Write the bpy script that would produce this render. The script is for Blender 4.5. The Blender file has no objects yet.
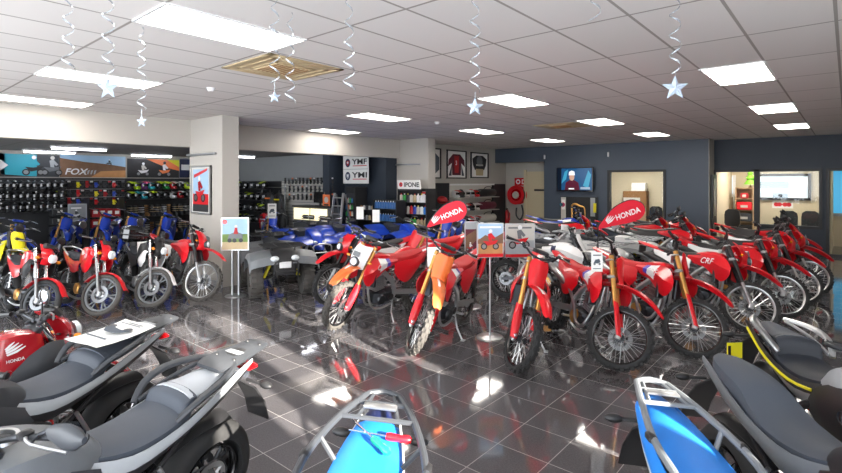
# A motorcycle showroom, built in metres; the camera stands at the origin, 2 m up.
SKY, SUN, SUNEL, EXPO = 4.9, 19.0, 17, 1.0
SUNGAPS = [(-2.6, -.9, 0, 3.25), (.4, .9, 0, 3.25), (1.25, 1.5, 0, 3.25), (1.75, 2.15, 0, 3.25), (2.78, 3.18, 0, 3.25)]
import bpy, bmesh, math, random
from math import sin, cos, pi, radians, tan, atan2, sqrt
from mathutils import Vector, Matrix
random.seed(7)
SC = bpy.context.scene
COL = SC.collection
V3 = Vector
# ------------------------------------------------------------------ camera frame (metres)
CAMH, FPX, HZ, CEIL = 2.0, 500.0, 182.0, 3.27
CC, SS = 0.7604, 0.6494
def at(px, py, d):
    l = (px - 421) / FPX * d
    return V3((l*CC - d*SS, l*SS + d*CC, CAMH - (py - HZ)/FPX*d))
def floor_at(px, py, z=0.0):
    return at(px, py, (CAMH - z)*FPX/(py - HZ))
def onX(px, py, X):
    k = (px-421)/FPX; d = X/(k*CC - SS); return at(px, py, d)
def onY(px, py, Y):
    k = (px-421)/FPX; d = Y/(k*SS + CC); return at(px, py, d)
def head(a):      # heading angle: 0 = towards the camera, + = to the viewer's right
    return radians(a + 40.5 - 90)
# ------------------------------------------------------------------ materials
def lin(c):
    return tuple((x/12.92 if x <= .04045 else ((x+.055)/1.055)**2.4) for x in c)
def hx(h):
    return lin(tuple(int(h[i:i+2], 16)/255 for i in (0, 2, 4)))
MATS = {}
def mat(name, color, rough=.5, metal=0., coat=0., noise=0., nscale=30., spec=.5, bump=0., emit=0., ecol=None):
    m = bpy.data.materials.new(name); m.use_nodes = True
    nt = m.node_tree; b = nt.nodes['Principled BSDF']
    c = hx(color) if isinstance(color, str) else color
    b.inputs['Base Color'].default_value = (*c, 1)
    b.inputs['Roughness'].default_value = rough
    b.inputs['Metallic'].default_value = metal
    b.inputs['Coat Weight'].default_value = coat
    b.inputs['Coat Roughness'].default_value = .08
    b.inputs['Specular IOR Level'].default_value = spec
    if emit:
        b.inputs['Emission Color'].default_value = (*(hx(ecol) if ecol else c), 1)
        b.inputs['Emission Strength'].default_value = emit
    if noise or bump:
        tc = nt.nodes.new('ShaderNodeTexCoord'); n = nt.nodes.new('ShaderNodeTexNoise')
        n.inputs['Scale'].default_value = nscale; n.inputs['Detail'].default_value = 3
        nt.links.new(tc.outputs['Object'], n.inputs['Vector'])
        if noise:
            r = nt.nodes.new('ShaderNodeMapRange')
            r.inputs['To Min'].default_value = 1-noise; r.inputs['To Max'].default_value = 1+noise
            nt.links.new(n.outputs['Fac'], r.inputs['Value'])
            x = nt.nodes.new('ShaderNodeMix'); x.data_type = 'RGBA'; x.blend_type = 'MULTIPLY'
            x.inputs['Factor'].default_value = 1
            x.inputs[6].default_value = (*c, 1)
            nt.links.new(r.outputs['Result'], x.inputs[7]); nt.links.new(x.outputs[2], b.inputs['Base Color'])
        if bump:
            bp = nt.nodes.new('ShaderNodeBump'); bp.inputs['Strength'].default_value = bump
            bp.inputs['Distance'].default_value = .01
            nt.links.new(n.outputs['Fac'], bp.inputs['Height']); nt.links.new(bp.outputs['Normal'], b.inputs['Normal'])
    MATS[name] = m
    return m
def M(n): return MATS[n]
mat('red', 'd3101f', .3, coat=.4, noise=.04); mat('deepred', 'a80f1c', .25, coat=.8, noise=.04)
mat('orange', 'f07a3c', .35, coat=.3, noise=.05)
mat('blue', '1540b8', .3, coat=.4, noise=.05); mat('navy', '16204a', .35, noise=.05)
mat('skyblue', '1d80dc', .45, noise=.04, nscale=80); mat('violet', '4b3fae', .35)
mat('white', 'e9e9ea', .35, coat=.3, noise=.03); mat('offwhite', 'c9c6bf', .5, noise=.04)
mat('black', '232325', .42, noise=.1); mat('blackgloss', '141416', .2, coat=.6, noise=.05)
mat('grey', '6c7074', .45, noise=.06); mat('darkgrey', '383b40', .5, noise=.08); mat('lightgrey', 'a4a8ac', .4, noise=.05)
mat('seat', '454b55', .62, noise=.06, nscale=200, bump=.08); mat('seatdark', '2a2e36', .6, noise=.06, nscale=200, bump=.08)
mat('seatsunlit', 'b9bec4', .55, noise=.04, nscale=200, bump=.06)  # pale copy of the dark seat, sunlight put into its colour
mat('seatred', 'c02026', .6, noise=.06, nscale=200, bump=.05); mat('seatblue', '1b74cb', .5, noise=.04, nscale=150, bump=.05)
mat('rubber', '262627', .75, noise=.15, nscale=40); mat('dustysunlitrubber', '4a4744', .9, noise=.25, nscale=30)  # second rubber is paler: sunlight on dusty tyres put into the colour
mat('alu', 'c4c6c8', .28, metal=.9, noise=.06); mat('steel', '9a9c9e', .3, metal=.95, noise=.08)
mat('discsteel', '85878a', .42, metal=.9, noise=.06); mat('chrome', 'e4e4e6', .08, metal=1.); mat('gold', 'd9a25a', .28, metal=.75, noise=.05); mat('darkmetal', '44464a', .4, metal=.8, noise=.1)
mat('yellow', 'e8dc1e', .4, noise=.04); mat('neon', 'c8e820', .45, noise=.05); mat('teal', '2aa3b8', .45, noise=.05)
mat('amber', 'e88a1c', .2, coat=.6); mat('lens', 'dfe6ea', .08, coat=1., spec=.8); mat('tail', '9c0c12', .15, coat=.8)
mat('mirror', 'b8bec6', .05, metal=1.)
mat('green', '2f9a46', .5, noise=.06); mat('bgreen', '16a06c', .3, coat=.4); mat('brown', '8a6238', .6, noise=.15, nscale=60)
mat('wood', 'b59a78', .55, noise=.12, nscale=18); mat('tan', 'c0ac88', .6, noise=.06); mat('purple', '7a3a8a', .5, noise=.05)
mat('pink', 'd2507a', .5, noise=.05); mat('paper', 'eeedea', .7, noise=.02); mat('ink', '4c5560', .7); mat('card', 'b0242a', .6, noise=.05)
mat('flagred', 'dc1230', .55, noise=.03, nscale=12); mat('cream', 'cdbf9f', .7, noise=.04); mat('silverfoil', 'ccd4dc', .25, metal=.85)
mat('starfoil', 'c9d8ea', .35, metal=.35, noise=.04, nscale=50)
mat('blue_bottle', '3268a8', .35, noise=.08); mat('leafgreen', '6fae2c', .6, noise=.2, nscale=50); mat('skin', 'b98a6c', .6)
mat('maroon', '5c1a2e', .6, noise=.1); mat('sand', 'c08a58', .7, noise=.2, nscale=8); mat('skyart', '9fc0dc', .7, noise=.1, nscale=5)
mat('dune', '7a5a44', .7, noise=.3, nscale=6); mat('grassart', '6f8a4a', .7, noise=.25, nscale=20)
# surfaces
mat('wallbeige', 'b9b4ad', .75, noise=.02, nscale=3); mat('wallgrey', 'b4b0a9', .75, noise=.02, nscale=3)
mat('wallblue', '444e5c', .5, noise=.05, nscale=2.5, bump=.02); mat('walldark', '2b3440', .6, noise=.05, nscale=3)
mat('panelgrey', '8f9294', .5, noise=.04, nscale=4); mat('blackpanel', '232427', .5, noise=.1)
mat('backceil', '8c8a88', .7, noise=.03); mat('officewall', 'd3c6ab', .75, noise=.03, nscale=3)
mat('diffuser', (1, 1, 1), .5, emit=9., ecol='fff8ee'); mat('tube', (1, 1, 1), .5, emit=10., ecol='f4f6ff')
mat('glow', (1, .93, .72), .5, emit=.6, ecol='fff0c4'); mat('screenbright', 'cfdde6', .3, emit=.32)
mat('scr_blue', '1c4a74', .2, emit=0.35); mat('scr_dark', '0c1a2c', .2, emit=0.20); mat('scr_skin', 'c09884', .2, emit=0.30)
mat('scr_maroon', '561a30', .2, emit=0.25); mat('scr_teal', '3a90b0', .2, emit=0.35); mat('scr_white', 'e4e8ec', .2, emit=0.40)
mat('scr_grey', '8a9cac', .2, emit=0.40); mat('scr_pale', 'bcd8e0', .2, emit=0.45)
mat('bluelit', '3fa8d8', .3, emit=.35)
def glass_mat(name, tint, gloss):
    m = bpy.data.materials.new(name); m.use_nodes = True; nt = m.node_tree; nt.nodes.clear()
    o = nt.nodes.new('ShaderNodeOutputMaterial'); t = nt.nodes.new('ShaderNodeBsdfTransparent'); g = nt.nodes.new('ShaderNodeBsdfGlossy')
    x = nt.nodes.new('ShaderNodeMixShader'); fr = nt.nodes.new('ShaderNodeFresnel'); fr.inputs['IOR'].default_value = 1.35
    t.inputs['Color'].default_value = (*tint, 1); g.inputs['Roughness'].default_value = gloss
    nt.links.new(fr.outputs[0], x.inputs[0]); nt.links.new(t.outputs[0], x.inputs[1]); nt.links.new(g.outputs[0], x.inputs[2])
    nt.links.new(x.outputs[0], o.inputs['Surface']); MATS[name] = m
glass_mat('glass', (.93, .95, .95), .02)
def grid_mat(name, base, line, sx, sy, ox, oy, wx, rough, coat=0., speck=0., tilevar=0., spec=.5, lrough=None, tilt=0.):
    m = mat(name, base, rough, coat=coat, spec=spec); nt = m.node_tree; b = nt.nodes['Principled BSDF']
    N = nt.nodes.new; L = nt.links.new
    g = N('ShaderNodeNewGeometry'); sp = N('ShaderNodeSeparateXYZ'); L(g.outputs['Position'], sp.inputs[0])
    def mth(op, a, v, c=None):
        n = N('ShaderNodeMath'); n.operation = op
        for i, q in enumerate((a, v, c)):
            if q is None: continue
            if isinstance(q, (int, float)): n.inputs[i].default_value = q
            else: L(q, n.inputs[i])
        return n.outputs[0]
    masks = []; ids = []
    for ch, s, o in ((sp.outputs[0], sx, ox), (sp.outputs[1], sy, oy)):
        t = mth('DIVIDE', mth('SUBTRACT', ch, o), s); fr = mth('FRACT', t, None); ids.append(mth('FLOOR', t, None))
        dist = mth('MULTIPLY', mth('MINIMUM', fr, mth('SUBTRACT', 1., fr)), s)
        masks.append(mth('LESS_THAN', dist, wx/2))
    mk = mth('MAXIMUM', masks[0], masks[1])
    cv = N('ShaderNodeCombineXYZ'); L(ids[0], cv.inputs[0]); L(ids[1], cv.inputs[1])
    wn = N('ShaderNodeTexWhiteNoise'); L(cv.outputs[0], wn.inputs['Vector'])
    nz = N('ShaderNodeTexNoise'); nz.inputs['Scale'].default_value = 90; nz.inputs['Detail'].default_value = 2; L(g.outputs['Position'], nz.inputs['Vector'])
    k = mth('ADD', mth('MULTIPLY', mth('SUBTRACT', wn.outputs['Value'], .5), tilevar), mth('MULTIPLY', mth('SUBTRACT', nz.outputs['Fac'], .5), speck))
    k = mth('ADD', k, 1.)
    mul = N('ShaderNodeMix'); mul.data_type = 'RGBA'; mul.blend_type = 'MULTIPLY'; mul.inputs['Factor'].default_value = 1
    mul.inputs[6].default_value = (*hx(base), 1); L(k, mul.inputs[7])
    mx = N('ShaderNodeMix'); mx.data_type = 'RGBA'; L(mk, mx.inputs['Factor']); L(mul.outputs[2], mx.inputs[6]); mx.inputs[7].default_value = (*hx(line), 1)
    L(mx.outputs[2], b.inputs['Base Color'])
    if lrough is not None:
        L(mth('ADD', mth('MULTIPLY', mk, lrough-rough), rough), b.inputs['Roughness'])
    if tilt:      # every tile is laid a touch out of level
        v1 = N('ShaderNodeVectorMath'); v1.operation = 'SUBTRACT'; L(wn.outputs['Color'], v1.inputs[0]); v1.inputs[1].default_value = (.5, .5, .5)
        v2 = N('ShaderNodeVectorMath'); v2.operation = 'SCALE'; L(v1.outputs[0], v2.inputs[0]); v2.inputs['Scale'].default_value = tilt*2
        v3 = N('ShaderNodeVectorMath'); v3.operation = 'ADD'; L(v2.outputs[0], v3.inputs[0]); L(g.outputs['Normal'], v3.inputs[1])
        v4 = N('ShaderNodeVectorMath'); v4.operation = 'NORMALIZE'; L(v3.outputs[0], v4.inputs[0]); L(v4.outputs[0], b.inputs['Normal'])
    return m
TILE = .414
grid_mat('floortile', '585659', '8f8c89', TILE, TILE, -2.45, 3.29, .006, .06, speck=1.1, tilevar=.25, spec=.95, lrough=.5, tilt=.006)
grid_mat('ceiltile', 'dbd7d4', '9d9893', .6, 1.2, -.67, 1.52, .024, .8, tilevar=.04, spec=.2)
grid_mat('backceiltile', '8f8d8b', '77726e', .6, 1.2, -.67, 1.52, .024, .8, tilevar=.04, spec=.2)  # ceiling tile darkened, the back shop's weaker light put into the colour
# ------------------------------------------------------------------ mesh kit
class MB:
    def __init__(s): s.v = []; s.f = []; s.m = []; s.mats = []
    def mi(s, m):
        if m not in s.mats: s.mats.append(m)
        return s.mats.index(m)
    def add(s, vs, fs, m):
        o = len(s.v); s.v += [tuple(v) for v in vs]; i = s.mi(m)
        for f in fs: s.f.append(tuple(o+k for k in f)); s.m.append(i)
        return s
    def loft(s, rings, m, cap=True, closed=True):
        n = len(rings[0]); vs = [p for r in rings for p in r]; fs = []; ms = []
        for i in range(len(rings)-1):
            for j in range(n if closed else n-1):
                k = (j+1) % n
                fs.append((i*n+j, i*n+k, (i+1)*n+k, (i+1)*n+j)); ms.append(m[i] if isinstance(m, (list, tuple)) else m)
        o = len(s.v); s.v += [tuple(v) for v in vs]
        for f, mm in zip(fs, ms): s.f.append(tuple(o+k for k in f)); s.m.append(s.mi(mm))
        if cap and closed:
            s.f.append(tuple(o+k for k in reversed(range(n)))); s.m.append(s.mi(ms[0]))
            s.f.append(tuple(o+(len(rings)-1)*n+k for k in range(n))); s.m.append(s.mi(ms[-1]))
        return s
    def tube(s, pts, r, m, n=8, smooth=0, cap=True, closed=False, flat=1.):
        pts = [V3(p) for p in pts]
        if smooth: pts = crom(pts, smooth, closed)
        N = len(pts); R = r if isinstance(r, (list, tuple)) else [r]*N
        if len(R) != N: R = [R[0] + (R[-1]-R[0])*i/(N-1) for i in range(N)] if len(R) == 2 else [interp(R, i/(N-1)) for i in range(N)]
        rings = []; up = None
        for i, p in enumerate(pts):
            a = pts[(i-1) % N] if (closed or i) else p; b = pts[(i+1) % N] if (closed or i < N-1) else p
            t = (b-a).normalized()
            if up is None:
                up = V3((0, 0, 1)) if abs(t.z) < .9 else V3((1, 0, 0))
            u = (up - t*up.dot(t)).normalized(); w = t.cross(u); up = u
            rings.append([p + (u*cos(2*pi*k/n)*flat + w*sin(2*pi*k/n))*R[i] for k in range(n)])
        if closed: rings.append(rings[0])
        return s.loft(rings, m, cap=cap and not closed)
    def lathe(s, prof, m, c=(0, 0, 0), ax='y', n=24, closed=False, a0=0., a1=2*pi):
        c = V3(c); A = {'x': V3((1, 0, 0)), 'y': V3((0, 1, 0)), 'z': V3((0, 0, 1))}[ax] if isinstance(ax, str) else V3(ax).normalized()
        u = (V3((0, 0, 1)) if abs(A.z) < .9 else V3((1, 0, 0))); u = (u - A*u.dot(A)).normalized(); w = A.cross(u)
        P = len(prof); full = abs(a1-a0-2*pi) < 1e-6; K = n if full else n+1
        vs = [c + A*a + (u*cos(a0+(a1-a0)*k/n) + w*sin(a0+(a1-a0)*k/n))*r for k in range(K) for r, a in prof]
        fs = []; ms = []
        for k in range(n):
            k2 = (k+1) % K
            for j in range(P if closed else P-1):
                j2 = (j+1) % P
                fs.append((k*P+j, k2*P+j, k2*P+j2, k*P+j2)); ms.append(m[j] if isinstance(m, (list, tuple)) else m)
        o = len(s.v); s.v += [tuple(v) for v in vs]
        for f, mm in zip(fs, ms): s.f.append(tuple(o+k for k in f)); s.m.append(s.mi(mm))
        return s
    def box(s, c, d, m, R=None, b=0.):
        x, y, z = d[0]/2, d[1]/2, d[2]/2; b = min(b, x*.9, y*.9, z*.9)
        def rg(q, zz):
            X, Y = x-q, y-q
            if not b: return [(-X, -Y, zz), (X, -Y, zz), (X, Y, zz), (-X, Y, zz)]
            return [(-X+b, -Y, zz), (X-b, -Y, zz), (X, -Y+b, zz), (X, Y-b, zz), (X-b, Y, zz), (-X+b, Y, zz), (-X, Y-b, zz), (-X, -Y+b, zz)]
        rings = [rg(b, -z), rg(0, -z+b), rg(0, z-b), rg(b, z)] if b else [rg(0, -z), rg(0, z)]
        c = V3(c)
        R = R or Matrix.Identity(3)
        return s.loft([[c + R @ V3(p) for p in r] for r in rings], m)
    def poly(s, pts, m, e):
        """flat outline pts extruded by vector e"""
        e = V3(e); n = len(pts); a = [V3(p) for p in pts]; vs = a + [p+e for p in a]
        fs = [tuple(range(n)), tuple(range(2*n-1, n-1, -1))] + [(i, i+n, (i+1) % n+n, (i+1) % n) for i in range(n)]
        return s.add(vs, fs, m)
    def sheet(s, rows, th, m):
        """grid of points thickened along its normals; m may be a function of (row, col)"""
        R = len(rows); C = len(rows[0]); P = [[V3(p) for p in r] for r in rows]; Q = []
        for i in range(R):
            q = []
            for j in range(C):
                du = P[min(i+1, R-1)][j]-P[max(i-1, 0)][j]; dv = P[i][min(j+1, C-1)]-P[i][max(j-1, 0)]
                n = du.cross(dv); n = n.normalized() if n.length > 1e-9 else V3((0, 0, 1)); q.append(P[i][j]-n*th)
            Q.append(q)
        o = len(s.v); s.v += [tuple(p) for r in P for p in r] + [tuple(p) for r in Q for p in r]; K = R*C
        def fa(f, mm): s.f.append(tuple(o+k for k in f)); s.m.append(s.mi(mm))
        mf = m if callable(m) else (lambda i, j: m)
        for i in range(R-1):
            for j in range(C-1):
                a, b, c, d = i*C+j, (i+1)*C+j, (i+1)*C+j+1, i*C+j+1
                fa((a, b, c, d), mf(i, j)); fa((K+d, K+c, K+b, K+a), mf(i, j))
        for i in range(R-1):
            fa((i*C, K+i*C, K+(i+1)*C, (i+1)*C), mf(i, 0)); j = C-1
            fa(((i+1)*C+j, K+(i+1)*C+j, K+i*C+j, i*C+j), mf(i, C-2))
        for j in range(C-1):
            fa((j+1, K+j+1, K+j, j), mf(0, j)); i = (R-1)*C
            fa((i+j, K+i+j, K+i+j+1, i+j+1), mf(R-2, j))
        return s
    def ball(s, c, r, m, n=12, k=8):
        rx, ry, rz = r if isinstance(r, (list, tuple)) else (r, r, r); c = V3(c)
        rings = [[c + V3((rx*sin(pi*(i+.02)/(k+.04))*cos(2*pi*j/n), ry*sin(pi*(i+.02)/(k+.04))*sin(2*pi*j/n), -rz*cos(pi*(i+.02)/(k+.04)))) for j in range(n)] for i in range(k+1)]
        return s.loft(rings, m)
    def mirror(s):
        o = len(s.v); nf = len(s.f); s.v += [(x, -y, z) for x, y, z in s.v]
        for i in range(nf): s.f.append(tuple(o+k for k in reversed(s.f[i]))); s.m.append(s.m[i])
        return s
    def mirrored(s):
        q = MB(); q.mats = list(s.mats); q.v = [(x, -y, z) for x, y, z in s.v]; q.f = [tuple(reversed(f)) for f in s.f]; q.m = list(s.m)
        return q
    def join(s, q, X=None):
        o = len(s.v); s.v += [tuple(X @ V3(v)) if X else v for v in q.v]
        for f, i in zip(q.f, q.m): s.f.append(tuple(o+k for k in f)); s.m.append(s.mi(q.mats[i]))
        return s
    def mesh(s, name, sharp=38):
        me = bpy.data.meshes.new(name); me.from_pydata(s.v, [], s.f)
        for m in s.mats: me.materials.append(MATS[m])
        me.polygons.foreach_set('material_index', s.m)
        bm = bmesh.new(); bm.from_mesh(me); bmesh.ops.recalc_face_normals(bm, faces=bm.faces); bm.to_mesh(me); bm.free()
        if sharp:
            me.polygons.foreach_set('use_smooth', [True]*len(me.polygons)); me.set_sharp_from_angle(angle=radians(sharp))
        me.update(); return me
    def obj(s, name, parent=None, sharp=38, loc=None):
        o = bpy.data.objects.new(name, s.mesh(name, sharp)); COL.objects.link(o)
        if parent: o.parent = parent
        if loc is not None: o.location = loc
        return o
def interp(L, t):
    x = t*(len(L)-1); i = min(int(x), len(L)-2); return L[i] + (L[i+1]-L[i])*(x-i)
def crom(P, k, closed=False):
    out = []; n = len(P)
    rng = range(n) if closed else range(n-1)
    for i in rng:
        g = (lambda j: P[j % n]) if closed else (lambda j: P[max(0, min(n-1, j))])
        a, b, c, d = g(i-1), g(i), g(i+1), g(i+2)
        for q in range(k):
            t = q/k
            out.append(.5*((2*b) + (c-a)*t + (2*a-5*b+4*c-d)*t*t + (3*b-a-3*c+d)*t**3))
    if not closed: out.append(P[-1])
    return out
def crl(L, k):     # smooth list of number tuples
    vs = crom([Vector(x) for x in L], k)
    return [tuple(v) for v in vs]
def empty(name, loc=(0, 0, 0), rz=0.):
    o = bpy.data.objects.new(name, None); COL.objects.link(o); o.location = loc; o.rotation_euler = (0, 0, rz)
    o.empty_display_size = .2; return o
def tag(o, label, cat, group=None):
    o['label'] = label; o['category'] = cat
    if group: o['group'] = group
    return o
def struct(o): o['kind'] = 'structure'; return o
def copy_tree(o, parent=None):
    c = o.copy(); COL.objects.link(c)
    if parent: c.parent = parent
    for ch in TREE(o): copy_tree(ch, c)
    return c
CH = {}
def TREE(o):
    if o.name not in CH: CH[o.name] = list(o.children)
    return CH[o.name]
class Art:
    """flat shapes on a panel: frame = origin (lower left), right and up vectors (metres)"""
    def __init__(s, o, r, u): s.o = V3(o); s.r = V3(r).normalized(); s.u = V3(u).normalized(); s.n = s.r.cross(s.u); s.mb = MB()
    def P(s, x, y, k): return s.o + s.r*x + s.u*y + s.n*(.0025*k)
    def rect(s, x0, y0, x1, y1, m, k=1): return s.pol([(x0, y0), (x1, y0), (x1, y1), (x0, y1)], m, k)
    def pol(s, pts, m, k=1):
        s.mb.poly([s.P(x, y, k) for x, y in pts], m, -s.n*.002); return s
    def disc(s, x, y, r, m, k=1, n=14, ry=None):
        return s.pol([(x+r*cos(2*pi*i/n), y+(ry or r)*sin(2*pi*i/n)) for i in range(n)], m, k)
    def text(s, t, x, y, h, m, k=2, shear=0., bold=0., wide=1., rot=0.):
        vs, fs = text_mesh(t, shear, bold); c, q = cos(rot), sin(rot)
        s.mb.add([s.P(x+(a*wide*c-b*q)*h, y+(a*wide*q+b*c)*h, k) for a, b in vs], fs, m); return s
_TX = {}
def text_mesh(t, shear, bold):
    key = (t, shear, bold)
    if key in _TX: return _TX[key]
    cu = bpy.data.curves.new('t', 'FONT'); cu.body = t; cu.shear = shear; cu.offset = bold; cu.resolution_u = 3; cu.size = 1.37
    o = bpy.data.objects.new('t', cu); COL.objects.link(o); bpy.context.view_layer.update()
    me = bpy.data.meshes.new_from_object(o.evaluated_get(bpy.context.evaluated_depsgraph_get()))
    r = ([(v.co.x, v.co.y) for v in me.vertices], [tuple(p.vertices) for p in me.polygons])
    bpy.data.objects.remove(o); bpy.data.curves.remove(cu); bpy.data.meshes.remove(me); _TX[key] = r
    return r
def wing(art, x, y, h, m, k=2, rot=0.):      # a spread-feather emblem
    c, q = cos(rot), sin(rot)
    for i, (l, b) in enumerate(((1.55, .0), (1.35, .26), (1.1, .5), (.8, .72))):
        pts = [(0, b*.75), (l*.5, b+.02), (l, b+.30), (l*.98, b+.36), (l*.45, b+.22), (-.05, b*.75+.16)]
        art.pol([(x+(a*c-d*q)*h, y+(a*q+d*c)*h) for a, d in pts], m, k)
# ------------------------------------------------------------------ motorcycle pieces
FRONT = {'front_wheel', 'fork_leg', 'front_fender', 'number_plate', 'handlebar', 'triple_clamp', 'headlight', 'mirror', 'gauge', 'turn_signal', 'fork_cover'}
def tyre_mb(R, w, knob=None, m='rubber', n=40):
    mb = MB(); h = w*.92; pr = []
    for i in range(9):
        a = -pi*.62 + 2*pi*.62*i/8
        pr.append((R - h*.5 - (.012 if knob else 0) + h*.5*cos(a), w*.5*sin(a)))
    mb.lathe(pr, m, n=n, closed=True)
    if knob:
        for k in range(knob):
            for y, dr, sw in ((0, .0, .3), (.30*w, -.006, .22), (-.30*w, -.006, .22), (.47*w, -.022, .14), (-.47*w, -.022, .14)):
                if (k % 2 == 0) == (y == 0 or abs(y) > .4*w): 
                    a = 2*pi*k/knob; r1 = R+dr; da = .30*2*pi/knob*1.15
                    vs = []
                    for rr in (r1-.02, r1):
                        for (ya, aa) in ((-sw*w/2, -da), (sw*w/2, -da), (sw*w/2, da), (-sw*w/2, da)):
                            vs.append((rr*cos(a+aa), y+ya, rr*sin(a+aa)))
                    mb.add(vs, [(4, 5, 6, 7), (0, 1, 5, 4), (1, 2, 6, 5), (2, 3, 7, 6), (3, 0, 4, 7)], m)
    return mb
def wheel(name, root, loc, R, w, knob=36, spoked=True, rim='blackgloss', spoke='alu', rub='rubber', disc=.12, side=1, sprocket=False, arms=6, armm='alu'):
    t = tyre_mb(R, w, knob, rub).obj(name, root, loc=loc)
    rr = R - w*.92 + .004
    r = MB(); q = w*.36
    r.lathe([(rr+.012, -q), (rr+.004, -q*.96), (rr-.012, -q*.5), (rr-.012, q*.5), (rr+.004, q*.96), (rr+.012, q)], rim, n=36, closed=True)
    if spoked:
        for k in range(32):
            s = 1 if k % 2 else -1; a = 2*pi*k/32; b = a + (.5 if (k//2) % 2 else -.5)
            r.tube([(.045*cos(b), s*.03, .045*sin(b)), ((rr-.008)*cos(a), s*.004, (rr-.008)*sin(a))], .0032, spoke, n=3, cap=False)
    else:
        for k in range(arms):
            a = 2*pi*k/arms
            for da in (-.13, .13):
                r.tube([(.03*cos(a), 0, .03*sin(a)), (rr*.55*cos(a+da*.6), .0, rr*.55*sin(a+da*.6)), (rr*cos(a+da*1.3), 0, rr*sin(a+da*1.3))], [.016, .012, .013], armm, n=6)
    r.obj('rim', t)
    h = MB().lathe([(.012, -.075), (.03, -.07), (.034, -.04), (.05, -.032), (.05, -.02), (.03, -.012), (.03, .012), (.05, .02), (.05, .032), (.034, .04), (.03, .07), (.012, .075)], 'darkmetal' if spoked else 'alu', n=16)
    h.lathe([(.011, -.1), (.011, .1)], 'steel', n=8); h.obj('hub', t)
    d = MB(); y = side*.055
    d.lathe([(disc*.62, y-.002), (disc, y-.002), (disc, y+.002), (disc*.62, y+.002)], 'discsteel', n=30, closed=True)
    for k in range(6):
        a = k*pi/3; d.tube([(.045*cos(a), y, .045*sin(a)), (disc*.7*cos(a+.35), y, disc*.7*sin(a+.35))], .006, 'steel', n=4)
    d.obj('brake_disc', t)
    if sprocket:
        s = MB().lathe([(.07, -y-.003), (.105, -y-.003), (.105, -y+.003), (.07, -y+.003)], 'alu', n=36, closed=True)
        for k in range(5):
            a = k*2*pi/5; s.tube([(.04*cos(a), -y, .04*sin(a)), (.08*cos(a), -y, .08*sin(a))], .009, 'alu', n=4)
        s.obj('sprocket', t)
    return t
def panel(secs, th, m, k=3, nz=5, crease=None):
    if crease: nz = 6; crease = .4
    """side panel on the +y side: secs = (x, z_top, z_bot, y_top, y_mid, y_bot)"""
    secs = crl(secs, k); rows = []
    for x, zt, zb, yt, ym, yb in secs:
        row = []
        for i in range(nz):
            t = i/(nz-1)
            if crease:
                y = yt + (ym-yt)*t/crease if t < crease else ym + (yb-ym)*(t-crease)/(1-crease)
                row.append((x, y, zt+(zb-zt)*t)); continue
            row.append((x, yt*(1-t)**2 + 2*t*(1-t)*(2*ym-.5*(yt+yb)) + yb*t*t, zt+(zb-zt)*t))
        rows.append(row)
    mf = m if callable(m) else (lambda i, j: m)
    R = len(rows)
    return MB().sheet(rows, th, (lambda i, j: mf(i/(R-1), j/(nz-1))))
def fender(path, th, m, k=3, nc=7):
    """path = (x, z, half width, drop at the edges)"""
    rows = []
    for x, z, w, d in crl(path, k):
        rows.append([(x, w*(-1+2*j/(nc-1)), z - d*abs(-1+2*j/(nc-1))**2.2) for j in range(nc)])
    return MB().sheet(rows, th, m)
def saddle(secs, m, k=4, n=12, side=None):
    """closed loft: secs = (x, z_top, z_bot, half width top, half width bottom)"""
    rings = []
    for x, zt, zb, wt, wb in crl(secs, k):
        ring = []
        for t in (-1, -.9, -.6, -.25, .25, .6, .9, 1):
            ring.append((x, wt*t, zt - .018*abs(t)**3*(1+wt*3)))
        ring += [(x, wb*1.0, zt-(zt-zb)*.45), (x, wb, zb), (x, -wb, zb), (x, -wb, zt-(zt-zb)*.45)]
        rings.append(ring)
    mb = MB().loft(rings, m)
    if side:
        q = mb.mi(side)
        for i in range((len(rings)-1)*12):
            if i % 12 >= 7: mb.m[i] = q
    return mb
def both(mb): return mb, mb.mirrored()
STEER_P = V3((.40, 0, .95)); STEER_A = V3((-.454, 0, .891))
def bars(root, x, z, hw, rise, back, pad=None, grip='black', guards=None, name='handlebar'):
    b = MB().tube([(x, -.06, z), (x, .06, z)], .012, 'darkmetal', n=8)
    P = [(x, .05, z), (x-.005, .12, z+rise*.3), (x-.02, .2, z+rise*.9), (x-back*.5, .28, z+rise), (x-back, hw, z+rise*.98)]
    for s in (1, -1):
        b.tube([(px, s*py, pz) for px, py, pz in P], .012, 'darkmetal', n=8, smooth=3)
    for y in (.045, -.045): b.box((x, y, z), (.045, .03, .04), 'darkmetal', b=.006)
    h = b.obj(name, root)
    for s in (1, -1):
        g = MB().tube([(x-back*.6, s*(hw-.13), z+rise), (x-back, s*hw, z+rise*.98)], .017, grip, n=8)
        g.lathe([(.024, -.004), (.024, .004)], grip, c=(x-back, s*hw, z+rise), n=10); g.obj('grip', h)
        l = MB().tube([(x-back*.4+.03, s*(hw-.15), z+rise+.01), (x-back*.6+.06, s*(hw-.11), z+rise), (x-back+.055, s*(hw+.005), z+rise-.02)], .006, 'alu', n=5, smooth=2)
        l.box((x-back*.4+.02, s*(hw-.17), z+rise+.01), (.05, .035, .03), 'black', b=.008)
        l.obj('lever', h)
        if guards:
            gd = MB().sheet([[(x-back+.07+.03*sin(pi*i/5)-.05*(i/5)**3, s*(hw-.2+.24*i/5), z+rise+.035-.09*j/3) for j in range(4)] for i in range(6)], .005, guards)
            gd.obj('hand_guard', h)
    if pad:
        p = MB().tube([(x-.012, -.19, z+rise*.85), (x-.012, .19, z+rise*.85)], .008, 'alu', n=6)
        p.box((x-.012, 0, z+rise*.85), (.05, .2, .045), pad, b=.012); p.obj('bar_pad', h)
    return h
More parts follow.
